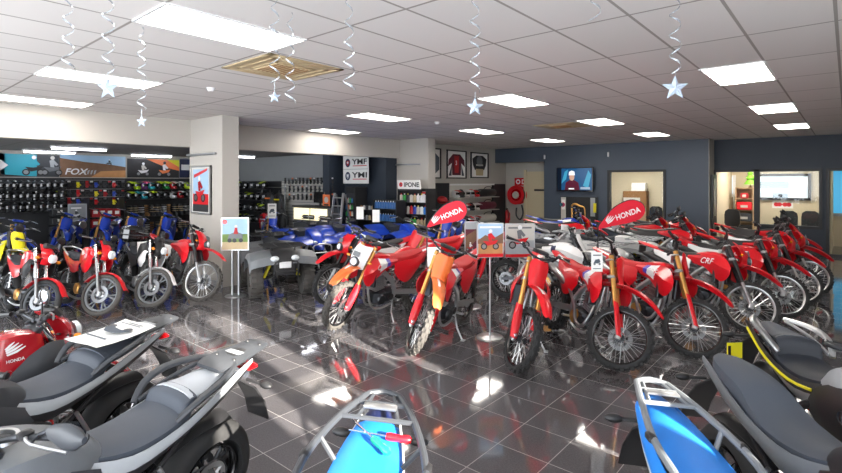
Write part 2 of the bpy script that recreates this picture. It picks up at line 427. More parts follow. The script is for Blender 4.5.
def fork(root, ax, rake, y, r, zc, ztop, tube_m, low_m, guard=None, off=0., zg=(.34, .66)):
    fx = lambda z: ax - (z-r)*tan(rake)
    for s in (1, -1):
        f = MB().tube([(fx(zc), s*y, zc), (fx(ztop), s*y, ztop)], .027, tube_m, n=12)
        f.tube([(fx(r-.03), s*y, r-.03), (fx(r+.05), s*y, r+.05), (fx(zc), s*y, zc)], [.02, .024, .02], low_m, n=10)
        f.box((fx(r)+.005, s*y, r), (.06, .04, .09), low_m, b=.012)
        f.lathe([(.0, .0), (.022, .0), (.022, .014), (.012, .02), (0, .02)], 'darkmetal', c=(fx(ztop), s*y, ztop), ax=(-sin(rake), 0, cos(rake)), n=10)
        fo = f.obj('fork_leg', root)
        if guard:
            rows = []
            for i in range(8):
                z = zg[0] + (zg[1]-zg[0])*i/7; w = .034 + .012*sin(pi*i/7)
                rows.append([(fx(z)+.036*cos(a), s*(y+.004)+w*sin(a), z) for a in [(-1.9+3.8*j/6) for j in range(7)]])
            MB().sheet(rows, .004, guard).obj('fork_guard', fo)
    return fx
def engine(root, c=(0, 0, .37), m='darkmetal', cyl='alu', big=1.):
    x, y, z = c; b = MB()
    b.box((x-.02, 0, z), (.40*big, .19, .22), m, b=.05); b.box((x+.06, 0, z+.02), (.2, .23, .2), m, b=.05)
    R = Matrix.Rotation(radians(12), 3, 'Y')
    for i in range(7): b.box((x+.09+.011*i*.25, 0, z+.125+.028*i), (.17, .15, .017), cyl, R=R, b=.004)
    b.box((x+.12, 0, z+.35), (.17, .15, .09), cyl, R=R, b=.02)
    e = b.obj('engine', root)
    MB().lathe([(0, -.145), (.07, -.143), (.085, -.13), (.085, -.1)], 'gold' if m == 'darkmetal' else 'alu', c=(x-.04, 0, z), n=20).lathe([(0, -.135), (.055, -.133), (.06, -.11)], m, c=(x+.11, 0, z-.02), n=16).obj('clutch_cover', e)
    MB().lathe([(0, .14), (.06, .138), (.075, .12), (.075, .095)], m, c=(x+.09, 0, z-.01), n=20).lathe([(0, .125), (.045, .12), (.05, .09)], 'black', c=(x-.1, 0, z+.0), n=16).obj('ignition_cover', e)
    return e
def exhaust(root, head_p, col='steel', can='steel', endz=.84, endx=-.82, low=.30):
    x, z = head_p; b = MB()
    b.tube([(x, -.03, z), (x+.10, -.07, z-.03), (x+.15, -.12, z-.16), (x+.08, -.16, low+.02), (x-.08, -.165, low+.02), (x-.2, -.15, .47), (x-.38, -.14, .62), (x-.55, -.135, .70)], .021, col, n=9, smooth=4)
    e = b.obj('exhaust_pipe', root)
    c = MB().tube([(x-.52, -.145, .685), (x-.6, -.15, .72), (endx+.08, -.155, endz-.01), (endx, -.155, endz)], [.03, .052, .052, .034], can, n=12)
    c.tube([(endx+.01, -.155, endz), (endx-.03, -.155, endz+.006)], .02, 'black', n=8); c.obj('silencer', e)
    return e
def swingarm_mb(px, pz, ax, az, m):
    b = MB()
    for s in (1, -1):
        b.loft([[(px, s*.07, pz-.035), (px, s*.10, pz-.035), (px, s*.10, pz+.035), (px, s*.07, pz+.035)],
                [((px+ax)/2, s*.085, (pz+az)/2-.035), ((px+ax)/2, s*.115, (pz+az)/2-.035), ((px+ax)/2, s*.115, (pz+az)/2+.045), ((px+ax)/2, s*.085, (pz+az)/2+.045)],
                [(ax-.06, s*.085, az-.024), (ax-.06, s*.11, az-.024), (ax-.06, s*.11, az+.024), (ax-.06, s*.085, az+.024)]], m)
    b.box(((px*.7+ax*.3), 0, pz*.7+az*.3+.01), (.07, .2, .06), m, b=.01)
    return b
def chain_obj(root, px, pz, ax, az, r2=.105, y=.055):
    P = []
    for i in range(9): a = -pi/2 + pi*i/8; P.append((px+.035*cos(a), y, pz+.035*sin(a)))
    for i in range(13): a = pi/2 + pi*i/12; P.append((ax+r2*cos(a), y, az+r2*sin(a)))
    MB().tube(P, .007, 'darkmetal', n=4, closed=True).obj('chain', root)

# ------------------------------------------------------------------ dirt bike
def make_dirt_bike(S):
    """S: style dictionary; returns the Empty with every part as a child. x forward, y left, origin mid wheelbase"""
    g = S.get; root = empty('dirt_bike')
    RF, RR = g('rf', .345), g('rr', .335); axf, axr = .74, -.74
    body = g('body', 'red'); fen = g('fender', body); rake = radians(27)
    wheel('front_wheel', root, (axf, 0, RF), RF, .085, knob=40, rim=g('rim', 'blackgloss'), spoke=g('spoke', 'alu'), rub=g('rub', 'rubber'), disc=.125, side=1)
    wheel('rear_wheel', root, (axr, 0, RR), RR, .115, knob=36, rim=g('rim', 'blackgloss'), spoke=g('spoke', 'alu'), rub=g('rub', 'rubber'), disc=.11, side=-1, sprocket=True)
    fork(root, axf, rake, .105, RF, .62, 1.13, g('fork', 'gold'), 'alu', guard=g('guard', body) if g('guard', 1) else None)
    t = MB()
    for z, w in ((.90, .05), (1.075, .035)):
        x = axf-(z-RF)*tan(rake); t.box((x-.02, 0, z), (.085, .27, w), g('clamp', 'alu'), R=Matrix.Rotation(-rake, 3, 'Y'), b=.012)
    t.tube([(.445, 0, .88), (.345, 0, 1.08)], .026, 'darkmetal', n=10); t.obj('triple_clamp', root)
    fender([(.30, .82, .055, .005), (.44, .865, .075, .012), (.58, .895, .085, .022), (.74, .895, .082, .036), (.90, .845, .070, .042), (1.01, .77, .054, .034), (1.05, .73, .028, .014)], .006,
           (lambda i, j: 'white' if g('gfx') and 6 <= i <= 9 and j == 2 else fen)).obj('front_fender', root)
    bars(root, .335, 1.155, .40, .085, .10, pad=g('pad', 'black'), grip=g('grip', 'black'), guards=g('guards'))
    if g('front', 'plate') == 'plate':
        rows = []
        for i in range(7):
            u = i/6; z = .865 + .285*u; w = .085 + .03*sin(pi*min(1, u*1.1)*.55) - (.03*(u-.8)/.2 if u > .8 else 0); x0 = .565 - (z-.87)*.42
            rows.append([(x0 - 5*(w*q)**2*.8, w*q, z) for q in (-1, -.7, -.35, 0, .35, .7, 1)])
        p = MB().sheet(rows, .005, g('plate', body)).obj('number_plate', root)
    else:
        rows = []
        for i in range(8):
            u = i/7; z = .845 + .30*u; w = .07 + .06*sin(pi*(.12+.62*u)); x0 = .655 - .10*(2*u-1)**2 - (z-.9)*.32
            rows.append([(x0 - 7*(w*q)**2*.8, w*q, z) for q in (-1, -.7, -.35, 0, .35, .7, 1)])
        hl = MB().sheet(rows, .006, g('cowl', 'white')).obj('headlight', root)
        MB().lathe([(0, .034), (.03, .03), (.048, .018), (.05, .012), (.066, .014), (.07, -.03)], ['lens', 'lens', 'lens', 'darkgrey', 'darkgrey'], c=(.640, 0, .955), ax=(1, 0, .25), n=16).obj('lens', hl)
        MB().sheet([[(x, y, z) for y in (-.05, 0, .05)] for x, z in ((.632, 1.03), (.620, 1.06), (.606, 1.09))], -.006, 'grey').obj('cowl_vent', hl)
        for s in (1, -1):
            ts = MB().tube([(.52, s*.06, .98), (.53, s*.15, .97)], .007, 'black', n=5); ts.ball((.535, s*.18, .97), (.02, .035, .018), 'amber', n=10, k=6); ts.obj('turn_signal', root)
    # frame
    f = MB(); fm = g('frame', 'alu')
    for s in (1, -1):
        f.tube([(.37, s*.03, .93), (.24, s*.085, .84), (.06, s*.11, .70), (-.08, s*.11, .56), (-.13, s*.10, .42), (-.10, s*.09, .28)], [.03, .033, .034, .032, .034, .022], fm, n=8, smooth=3)
        f.tube([(.34, s*.02, .80), (.33, s*.04, .55), (.26, s*.07, .27), (.1, s*.09, .215), (-.10, s*.09, .25)], .017, fm, n=8, smooth=3)
        f.tube([(-.02, s*.09, .74), (-.4, s*.085, .82), (-.66, s*.06, .86)], .011, fm, n=6); f.tube([(-.12, s*.09, .5), (-.3, s*.09, .66), (-.5, s*.08, .83)], .010, fm, n=6)
    f.obj('frame', root)
    engine(root, (.03, 0, .36), 'darkmetal', 'alu')
    exhaust(root, (.2, .66), g('pipe', 'steel'), g('can', 'steel'))
    sw = swingarm_mb(-.11, .42, axr, RR, g('swing', 'alu')).obj('swingarm', root)
    chain_obj(root, -.1, .41, axr, RR)
    s = MB()
    zz = [(-.16 - .01*i, 0, .47+.016*i) for i in range(0)]
    s.tube([(-.15 + .048*cos(a*.9), .048*sin(a*.9), .44+.0095*a*.9) for a in [i*.55 for i in range(66)]], .007, g('spring', 'white'), n=5); s.tube([(-.15, 0, .4), (-.15, 0, .78)], .018, 'steel', n=8)
    s.obj('rear_shock', root)
    for k, q in enumerate(both(MB().box((.33, .135, .70), (.05, .10, .25), 'darkmetal', b=.01))): q.obj('radiator', root)
    # plastics
    b1 = body; b2 = g('shroud2', body)
    def shm(u, v):
        if g('gfx') and .56 < u < .80 and v < .62: return 'white' if u < .72 else g('gfx')
        return body
    sh = panel([(.555, .80, .73, .18, .19, .19), (.51, .875, .65, .165, .205, .19), (.43, .93, .615, .13, .21, .185), (.31, .96, .68, .095, .19, .165), (.18, .955, .765, .08, .165, .145), (.03, .93, .82, .08, .14, .13), (-.12, .915, .855, .085, .12, .115)], .006, shm, k=2, crease=.42)
    for q in both(sh): q.obj('radiator_shroud', root, sharp=14)
    saddle([(.36, .965, .88, .05, .05), (.28, 1.0, .82, .085, .10), (.12, 1.0, .78, .09, .10), (-.04, .965, .80, .07, .09), (-.08, .955, .82, .06, .07)], g('tank', body)).obj('fuel_tank', root)
    saddle([(.20, 1.0, .94, .035, .05), (.12, .995, .92, .06, .08), (-.06, .965, .87, .075, .095), (-.28, .95, .86, .105, .11), (-.48, .965, .875, .105, .105), (-.62, .985, .90, .085, .08), (-.68, .985, .93, .06, .06)], g('seat', 'seatred')).obj('seat', root)
    sp = panel([(-.06, .87, .73, .11, .135, .13), (-.18, .875, .60, .12, .15, .14), (-.32, .88, .56, .12, .16, .15), (-.46, .885, .66, .115, .155, .14), (-.60, .915, .78, .10, .13, .12), (-.70, .94, .88, .085, .10, .095)], .006,
               (lambda u, v: g('side', body)))
    for q in both(sp): q.obj('side_panel', root)
    fender([(-.46, .915, .095, .01), (-.62, .95, .10, .03), (-.80, .985, .098, .035), (-.96, 1.015, .085, .03), (-1.06, 1.03, .062, .015)], .007, (lambda i, j: 'white' if g('gfx') and 4 <= i <= 6 and j in (1, 4) else g('rear', body))).obj('rear_fender', root)
    for s in (1, -1):
        MB().box((-.12, s*.165, .33), (.06, .11, .022), 'steel', b=.006).tube([(-.12, s*.1, .345), (-.12, s*.14, .335)], .014, 'steel', n=6).obj('foot_peg', root)
    MB().tube([(-.1, .11, .32), (-.02, .2, .17), (.0, .30, .05)], .011, 'alu', n=6).box((.0, .31, .05), (.07, .05, .012), 'alu', R=Matrix.Rotation(.16, 3, 'X'), b=.003).obj('side_stand', root)
    if g('lightrear'):
        MB().box((-1.03, 0, .99), (.06, .09, .035), 'tail', b=.01).box((-1.0, 0, .90), (.02, .16, .12), 'black', b=.006).obj('tail_light', root)
    if g('text'):
        vs, fs = text_mesh(g('text'), .35, .01)
        for s in (1, -1):
            tx = MB(); pts = []
            for a, b in vs:
                xx = (.34 - a*.085) if s > 0 else (.10 + a*.085)
                z = .825 + b*.085; yy = interp([.12, .14, .165, .19, .21], max(0, min(1, (xx+.12)/.55)))
                pts.append((xx, s*(yy+.012), z))
            tx.add(pts, fs, 'white'); tx.obj('decal', root, sharp=0)
    return root
def place(proto, F, ang, steer, lean, label, cat, group, first=None, wb=.74, z=0., lift=0.):
    """copy a bike so that its front tyre touches the floor at F; ang = heading (radians)"""
    o = copy_tree(proto)
    d = V3((cos(ang), sin(ang), 0)); F = V3((F[0], F[1], z))
    o.location = F - d*wb + V3((0, 0, lift + .0018*lean))
    o.rotation_euler = (radians(-lean), 0, ang)
    if steer:
        S = Matrix.Translation(STEER_P) @ Matrix.Rotation(radians(steer), 4, STEER_A) @ Matrix.Translation(-STEER_P)
        for c in o.children:
            if c.name.split('.')[0] in FRONT: c.matrix_basis = S @ c.matrix_basis
    tag(o, label, cat, group)
    return o

# ------------------------------------------------------------------ road bike (commuter)
def make_road_bike(S):
    g = S.get; root = empty('street_motorcycle'); body = g('body', 'red'); RF = .305; axf, axr = .66, -.64; rake = radians(26)
    wheel('front_wheel', root, (axf, 0, RF), RF, .085, knob=None, spoked=False, rim=g('rim', 'alu'), rub=g('rub', 'rubber'), arms=g('arms', 6), armm=g('rim', 'alu'), disc=.125, side=-1)
    wheel('rear_wheel', root, (axr, 0, RF), RF, .105, knob=None, spoked=False, rim=g('rim', 'alu'), rub='rubber', arms=6, armm=g('rim', 'alu'), disc=.1, side=-1, sprocket=True)
    fork(root, axf, rake, .085, RF, .60, 1.0, 'chrome', 'steel')
    t = MB()
    for z in (.80, .97):
        x = axf-(z-RF)*tan(rake); t.box((x-.02, 0, z), (.08, .22, .04), 'darkmetal', R=Matrix.Rotation(-rake, 3, 'Y'), b=.01)
    t.obj('triple_clamp', root)
    P = []
    for i in range(11):
        a = radians(20 + 135*i/10); r = RF+.035 + (.03 if i == 0 else 0)
        P.append([(axf+r*cos(a) - (0), .06*q, RF+r*sin(a) - .02*abs(q)**2) for q in (-1, -.6, -.2, .2, .6, 1)])
    MB().sheet(P, -.005, g('fender', body)).obj('front_fender', root)
    bars(root, .345, 1.02, .36, .05, .12)
    hl = MB()
    rows = []
    for i in range(8):
        u = i/7; z = .80+.27*u; w = .06+.055*sin(pi*(.1+.7*u)); x0 = .60-.09*(2*u-1)**2 - (.10*u)
        rows.append([(x0-6*(w*q)**2, w*q, z) for q in (-1, -.7, -.35, 0, .35, .7, 1)])
    h = hl.sheet(rows, .006, g('cowl', body)).obj('headlight', root)
    MB().lathe([(0, .035), (.04, .03), (.062, .012), (.066, -.02)], 'lens', c=(.578, 0, .90), ax=(1, 0, .1), n=16).obj('lens', h)
    for s in (1, -1):
        ts = MB().tube([(.5, s*.06, .88), (.5, s*.15, .875)], .008, 'black', n=5); ts.ball((.505, s*.185, .875), (.025, .04, .024), 'amber', n=10, k=6); ts.obj('turn_signal', root)
        m = MB().tube([(.27, s*.24, 1.07), (.25, s*.30, 1.16), (.235, s*.34, 1.2)], .006, 'black', n=5)
        R = Matrix.Rotation(s*.2, 3, 'Z')
        m.ball((.235, s*.38, 1.215), (.018, .075, .055), 'black', n=14, k=8); mo = m.obj('mirror', root)
        MB().ball((.222, s*.38, 1.215), (.010, .066, .047), 'mirror', n=14, k=6).obj('mirror_glass', mo)
    MB().box((.43, 0, 1.055), (.06, .18, .10), 'black', R=Matrix.Rotation(-.5, 3, 'Y'), b=.02).lathe([(0, .004), (.035, .004), (.04, 0)], 'lens', c=(.40, 0, 1.07), ax=(-.85, 0, .5), n=14).obj('gauge', root)
    f = MB()
    f.tube([(.40, 0, .88), (.18, 0, .78), (-.1, 0, .72), (-.2, 0, .5), (-.16, 0, .3)], .026, 'black', n=8, smooth=3)
    f.tube([(.39, 0, .82), (.32, 0, .5), (.22, 0, .3)], .022, 'black', n=8)
    for s in (1, -1): f.tube([(-.1, s*.07, .72), (-.45, s*.08, .74), (-.72, s*.07, .80)], .013, 'black', n=6)
    f.obj('frame', root); engine(root, (.05, 0, .33), g('engine', 'darkmetal'), 'alu', .95)
    e = MB().tube([(.2, -.04, .6), (.33, -.06, .52), (.33, -.1, .3), (.2, -.13, .2), (-.1, -.14, .2), (-.25, -.15, .24)], .017, 'steel', n=8, smooth=4).obj('exhaust_pipe', root)
    MB().tube([(-.22, -.155, .235), (-.3, -.16, .26), (-.78, -.17, .40)], [.025, .045, .042], g('can', 'black'), n=12).obj('silencer', e)
    swingarm_mb(-.16, .34, axr, RF, 'black').obj('swingarm', root); chain_obj(root, -.14, .33, axr, RF)
    for s in (1, -1):
        k = MB().tube([(-.38 + .034*cos(a), s*.115+.034*sin(a), .42+.0075*a) for a in [i*.6 for i in range(56)]], .006, 'chrome', n=4); k.tube([(-.38, s*.115, .38), (-.38, s*.115, .74)], .014, 'steel', n=6); k.obj('rear_shock', root)
    tk = saddle([(.36, .90, .80, .06, .06), (.30, .965, .74, .12, .13), (.16, .99, .72, .145, .15), (.0, .955, .72, .12, .14), (-.1, .87, .74, .08, .09)], body, n=12)
    tko = tk.obj('fuel_tank', root)
    MB().lathe([(0, .012), (.03, .01), (.035, 0)], 'chrome', c=(.18, 0, .985), ax='z', n=16).obj('filler_cap', tko)
    if g('logo'):
        for s in (1, -1):
            a = Art((.08 if s < 0 else .26, s*.158, .84), (1 if s < 0 else -1, 0, 0), (0, -.06*s, 1)); wing(a, .02, .01, .07, 'white', 1, rot=.15); g('word') and a.text('HONDA', .01, -.035, .02, 'white', 1, bold=.02); a.mb.obj('emblem', tko, sharp=0)
    wg = panel([(.44, .86, .74, .12, .15, .14), (.34, .87, .62, .14, .18, .15), (.2, .80, .60, .14, .17, .14), (.08, .74, .66, .12, .14, .13)], .006, g('cowling', body))
    for q in both(wg): q.obj('tank_shroud', root)
    saddle([(.0, .86, .80, .06, .09), (-.1, .80, .74, .10, .12), (-.26, .79, .73, .125, .13), (-.42, .815, .75, .12, .12), (-.62, .85, .79, .10, .10), (-.70, .855, .81, .07, .07)], g('seat', 'seatdark')).obj('seat', root)
    sp = panel([(-.02, .74, .60, .11, .13, .12), (-.2, .74, .55, .12, .145, .13), (-.4, .76, .62, .12, .135, .12), (-.62, .82, .72, .10, .115, .10), (-.78, .86, .79, .07, .08, .07)], .006, g('side', body))
    for q in both(sp): q.obj('side_panel', root)
    MB().tube([(-.45, .13, .80), (-.62, .135, .87), (-.80, .09, .91), (-.83, 0, .915), (-.80, -.09, .91), (-.62, -.135, .87), (-.45, -.13, .80)], .012, 'alu', n=7, smooth=3).obj('grab_rail', root)
    fender([(-.5, .68, .07, .01), (-.7, .74, .08, .03), (-.86, .66, .08, .04), (-.95, .50, .07, .03)], .006, 'black').obj('rear_fender', root)
    MB().box((-.80, 0, .81), (.08, .14, .06), 'tail', b=.02).obj('tail_light', root)
    MB().tube([(-.05, .1, .3), (.02, .2, .15), (.06, .30, .05)], .012, 'black', n=6).box((.06, .305, .05), (.07, .045, .012), 'black', R=Matrix.Rotation(.16, 3, 'X'), b=.003).obj('side_stand', root)
    for s in (1, -1): MB().tube([(-.08, s*.1, .3), (-.08, s*.24, .3)], .017, 'black', n=7).obj('foot_peg', root)
    if g('topbox'):
        b = MB().box((-.80, 0, 1.06), (.36, .40, .30), 'blackgloss', b=.07); b.box((-.80, 0, 1.05), (.37, .41, .02), 'darkgrey', b=.006); b.tube([(-.7, 0, .86), (-.7, 0, .93)], .08, 'black', n=8); b.obj('top_box', root)
    return root

# ------------------------------------------------------------------ large road bike seen from its tail
def make_adv(S):
    g = S.get; root = empty('adventure_motorcycle'); body = g('body', 'darkgrey'); RF = .315; axf, axr = .74, -.70; rake = radians(26)
    knob = g('knob')
    wheel('front_wheel', root, (axf, 0, RF), RF, .11, knob=knob, spoked=g('spoked', False), rim='blackgloss', arms=5, armm='darkmetal', disc=.15, side=1)
    wheel('rear_wheel', root, (axr, 0, RF), RF, .16, knob=knob, spoked=g('spoked', False), rim='blackgloss', arms=5, armm=g('arm', 'darkmetal'), disc=.12, side=-1, sprocket=True)
    fork(root, axf, rake, .10, RF, .62, 1.05, 'darkmetal', 'alu')
    t = MB()
    for z in (.84, 1.02):
        x = axf-(z-RF)*tan(rake); t.box((x-.02, 0, z), (.08, .26, .04), 'darkmetal', R=Matrix.Rotation(-rake, 3, 'Y'), b=.01)
    t.obj('triple_clamp', root)
    fender([(.52, .60, .06, .01), (.62, .67, .07, .03), (.78, .68, .07, .03), (.95, .62, .06, .03), (1.02, .56, .04, .02)], .006, 'black').obj('front_fender', root)
    bars(root, .36, 1.05, g('hw', .40), .05, .13)
    for s in ((1, -1) if g('mirrors', 1) else ()):
        m = MB().tube([(.32, s*.26, 1.09), (.32, s*.30, 1.13), (.31, s*.33, 1.145)], .007, 'darkmetal', n=6)
        m.loft([[(.31+.028*cos(a)*k, s*(.33+q), 1.15 + zc + hh*sin(a)) for a in [2*pi*i/12 for i in range(12)]] for q, hh, k, zc in ((0, .008, .3, 0), (.04, .03, .8, .004), (.11, .045, 1, .012), (.17, .04, .9, .02), (.215, .012, .35, .03))], 'darkgrey')
        mo = m.obj('mirror', root)
        MB().loft([[(.285, s*(.36+q), 1.16+hh*sin(a)+.012*q/.1+.002*cos(a)) for a in [2*pi*i/12 for i in range(12)]] for q, hh in ((0, .008), (.05, .03), (.1, .036), (.15, .012))], 'mirror').obj('mirror_glass', mo)
    f = MB()
    for s in (1, -1):
        f.tube([(.38, s*.03, .90), (.15, s*.14, .74), (-.12, s*.15, .62), (-.18, s*.11, .38)], .026, 'black', n=8, smooth=3)
        f.tube([(-.12, s*.12, .66), (-.45, s*.11, .76), (-.85, s*.07, .86)], .015, 'black', n=6); f.tube([(-.16, s*.12, .5), (-.5, s*.11, .74)], .013, 'black', n=6)
        f.tube([(.38, s*.03, .82), (.36, s*.1, .5), (.2, s*.13, .27), (-.15, s*.12, .27)], .018, 'black', n=6, smooth=2)
    f.obj('frame', root); engine(root, (.06, 0, .36), 'darkmetal', 'steel', 1.2)
    e = MB().tube([(.24, -.05, .62), (.38, -.1, .5), (.34, -.14, .26), (.1, -.17, .22), (-.2, -.17, .27)], .022, 'steel', n=8, smooth=3).obj('exhaust_pipe', root)
    MB().tube([(-.2, -.18, .27), (-.3, -.19, .31), (-.75, -.21, .47), (-.78, -.21, .48)], [.03, .06, .06, .04], 'blackgloss', n=12).obj('silencer', e)
    swingarm_mb(-.16, .37, axr, RF, g('arm', 'darkmetal')).obj('swingarm', root); chain_obj(root, -.15, .37, axr, RF)
    s = MB().tube([(-.2+.045*cos(a), .045*sin(a), .4+.01*a) for a in [i*.6 for i in range(52)]], .007, 'red', n=4); s.tube([(-.2, 0, .36), (-.2, 0, .74)], .018, 'steel', n=8); s.obj('rear_shock', root)
    # tank and front cowling
    tk = saddle([(.52, .93, .80, .09, .10), (.44, .985, .76, .15, .18), (.30, 1.005, .74, .18, .20), (.14, .97, .72, .155, .18), (.0, .90, .74, .10, .13), (-.06, .84, .74, .07, .09)], g('tank', body)).obj('fuel_tank', root)
    MB().lathe([(0, .010), (.03, .010), (.034, .002), (.044, .002), (.048, .016), (.062, .016), (.068, 0)], ['darkmetal', 'darkmetal', 'black', 'alu', 'alu', 'alu'], c=(.30, 0, 1.003), ax='z', n=24).obj('filler_cap', tk)
    wg = panel([(.66, .84, .70, .10, .14, .12), (.52, .95, .56, .15, .22, .18), (.34, .93, .50, .18, .235, .18), (.12, .84, .56, .17, .21, .16), (-.04, .76, .62, .14, .16, .14)], .007, g('cowl', body))
    for q in both(wg): q.obj('side_cowling', root)
    rows = []
    for i in range(7):
        u = i/6; z = .82+.30*u; w = .09+.06*sin(pi*(.1+.7*u)); x0 = .80-.10*(2*u-1)**2-.10*u
        rows.append([(x0-5*(w*q)**2, w*q, z) for q in (-1, -.7, -.35, 0, .35, .7, 1)])
    hl = MB().sheet(rows, .006, g('nose', 'black')).obj('headlight', root); MB().ball((.775, 0, .94), (.03, .09, .04), 'lens').obj('lens', hl)
    MB().box((.50, 0, 1.10), (.05, .17, .11), 'black', R=Matrix.Rotation(-.6, 3, 'Y'), b=.02).box((.474, 0, 1.108), (.01, .14, .08), 'blackgloss', R=Matrix.Rotation(-.6, 3, 'Y')).obj('gauge', root)
    if g('screen', 1):
        rows = [[(.70-.16*u - 4*(.13*q)**2, (.14-.03*u)*q, 1.08+.22*u) for q in (-1, -.5, 0, .5, 1)] for u in (0, .25, .5, .75, 1)]
        MB().sheet(rows, .004, 'blackgloss').obj('windscreen', root)
    # seat
    st = g('tail', 'grab'); lo, hi = g('zlo', .83), g('zhi', .915)
    if st == 'tube':     # one long flat seat inside a tubular hoop
        sm = g('seat', 'seatblue')
        w = g('sw', .125)
        saddle([(.10, .90, .84, .06, .09), (-.02, .865, .80, .085, .11), (-.2, .855, .785, w, w+.01), (-.45, .875, .80, w*1.02, w), (-.70, .915, .84, w*.82, w*.8), (-.84, .93, .87, w*.62, w*.6)], sm, side='seatdark').obj('seat', root)
        saddle([(-.80, .925, .85, .080, .08), (-.90, .935, .86, .072, .07), (-.98, .94, .88, .055, .055)], g('tailcap', 'navy')).obj('tail_cap', root)
        sp = panel([(.0, .80, .64, .13, .15, .13), (-.2, .81, .58, .14, .165, .14), (-.45, .83, .66, .145, .16, .13), (-.7, .875, .75, .12, .135, .11), (-.92, .91, .85, .085, .09, .08)], .006, (lambda u, v: g('side', 'white') if v > .4 else g('side2', 'white')))
        for q in both(sp): q.obj('side_panel', root)
        hk = g('hoop', 1.)
        hp = [(.02, .155, .74), (-.10, .20, .82), (-.28, .225, .885), (-.50, .235, .925), (-.78, .165, .965), (-.98, .075, .985)]
        for s in (1, -1):
            P = [V3((x, s*(y*hk if y > .08 else y), z)) for x, y, z in hp]
            r = MB().tube(P, .0155, g('rackm', 'darkmetal'), n=9, smooth=3)
            r.tube([(-.30, s*.225*hk, .885), (-.30, s*.14, .80)], .011, 'alu', n=6); r.tube([(-.06, s*.185*hk, .795), (-.02, s*.14, .70)], .012, 'alu', n=6); r.tube([(-.62, s*.205*hk, .945), (-.60, s*.12, .85)], .011, g('rackm', 'darkmetal'), n=6)
            r.box((-.52, s*(.232*hk+.006), .925), (.06, .035, .035), 'black', b=.008); r.obj('side_rail', root)
        k = MB().tube([(-.98, .075, .985), (-1.01, 0, .99), (-.98, -.075, .985)], .015, g('rackm', 'darkmetal'), n=8, smooth=3)
        for x, w2, z in ((-.78, .165*hk, .965), (-.90, .11*hk, .978)): k.tube([(x, w2, z), (x, -w2, z)], .011, g('rackm', 'darkmetal'), n=6)
        k.tube([(-.78, .09, .966), (-.97, .05, .986)], .009, g('rackm', 'darkmetal'), n=6); k.tube([(-.78, -.09, .966), (-.97, -.05, .986)], .009, g('rackm', 'darkmetal'), n=6)
        k.box((-.86, 0, .985), (.05, .15, .014), 'alu', b=.004); k.obj('rear_rack', root)
    else:
        sm, pm = g('seat', 'seat'), g('pillion', 'seat'); wr = g('sw', .155)
        if g('smooth'):
            saddle([(.12, lo+.13, .80, .06, .10), (.02, lo+.05, .77, .09, .13), (-.12, lo, .75, .125, .15), (-.28, lo+.0, .755, .15, .16), (-.42, lo+.04, .78, .148, .155), (-.54, lo+.105, .82, .135, .14), (-.68, lo+.14, .87, .13, .13), (-.80, lo+.155, .91, .10, .10), (-.88, lo+.15, .93, .05, .05)], sm, k=6).obj('seat', root)
        else: saddle([(.06, lo+.055, .80, .06, .09), (-.02, lo+.02, .77, .10, .13), (-.16, lo-.005, .755, wr*.94, wr), (-.32, lo+.005, .77, wr, wr+.005), (-.44, lo+.035, .80, wr*.92, wr*.94), (-.47, lo+.05, .83, wr*.85, wr*.88)], sm, k=5).obj('seat', root)
        if not g('smooth'): saddle([(-.405, lo+.03, .80, .135, .14), (-.43, hi-.005, .82, .138, .145), (-.50, hi+.01, .84, .13, .135)], g('step', sm), k=4).obj('seat_step', root)
        if not g('smooth'): saddle([(-.46, hi+.012, .85, .128, .13), (-.56, hi+.008, .855, .118, .12), (-.68, hi+.016, .87, .095, .095), (-.78, hi+.02, .89, .065, .065), (-.81, hi+.01, .90, .04, .04)], pm, k=4).obj('pillion_pad', root)
        sp = panel([(.06, lo-.01, .68, .12, .15, .13), (-.14, lo-.055, .66, .165, .175, .15), (-.36, lo-.03, .72, .172, .18, .15), (-.58, lo+.035, .775, .155, .155, .13), (-.80, lo+.085, .84, .10, .105, .09), (-.94, lo+.11, .90, .07, .07, .06)], .007,
                   (lambda u, v: g('side', 'lightgrey') if v < g('split', .5) else g('side2', 'black')))
        for q in both(sp): q.obj('side_panel', root)
        if g('stripe'):
            for s in (1, -1): MB().tube([(x, s*y, z) for x, y, z in ((-.02, .165, lo-.075), (-.2, .185, lo-.085), (-.45, .183, lo-.04), (-.72, .135, lo+.03), (-.86, .10, lo+.06))], .010, g('stripe'), n=6, smooth=3).obj('trim_strip', root)
        gm = g('rail', 'grey'); zr = hi
        for s in ((1, -1) if g('rails', 1) else ()):
            r = MB().tube([(-.36, s*.165, zr-.08), (-.44, s*.20, zr-.01), (-.56, s*.205, zr+.03), (-.68, s*.165, zr+.045), (-.78, s*.10, zr+.05)], [.017, .022, .024, .022, .016], gm, n=8, smooth=3, flat=.7)
            r.tube([(-.38, s*.155, zr-.07), (-.52, s*.15, zr-.02), (-.68, s*.125, zr+.02), (-.76, s*.10, zr+.04)], .012, gm, n=7, smooth=3); r.obj('grab_rail', root)
        if g('deck', 1):
            dk = MB().loft([[(x, -w, z-.02), (x, -w*1.04, z-.005), (x, -w*.9, z), (x, w*.9, z), (x, w*1.04, z-.005), (x, w, z-.02)] for x, w, z in ((-.68, .085, zr+.045), (-.74, .115, zr+.055), (-.84, .105, zr+.063), (-1.0, .082, zr+.075), (-1.06, .075, zr+.08), (-1.085, .055, zr+.076))], gm)
            dk.box((-.93, 0, zr+.066), (.19, .07, .008), 'black', b=.003)
            do = dk.obj('rear_carrier', root)
            for x, y in ((-1.02, .05), (-1.02, -.05), (-.80, .07), (-.80, -.07)):
                MB().lathe([(0, .006), (.009, .006), (.011, 0)], 'black', c=(x, y, zr+.0605 - .085*(x+.80)), ax='z', n=10).obj('bolt', do)
            MB().box((-.87, 0, zr+.071), (.045, .11, .004), 'lightgrey', b=.002).obj('badge', do)
    # tail end
    zt = g('zlo', .83)
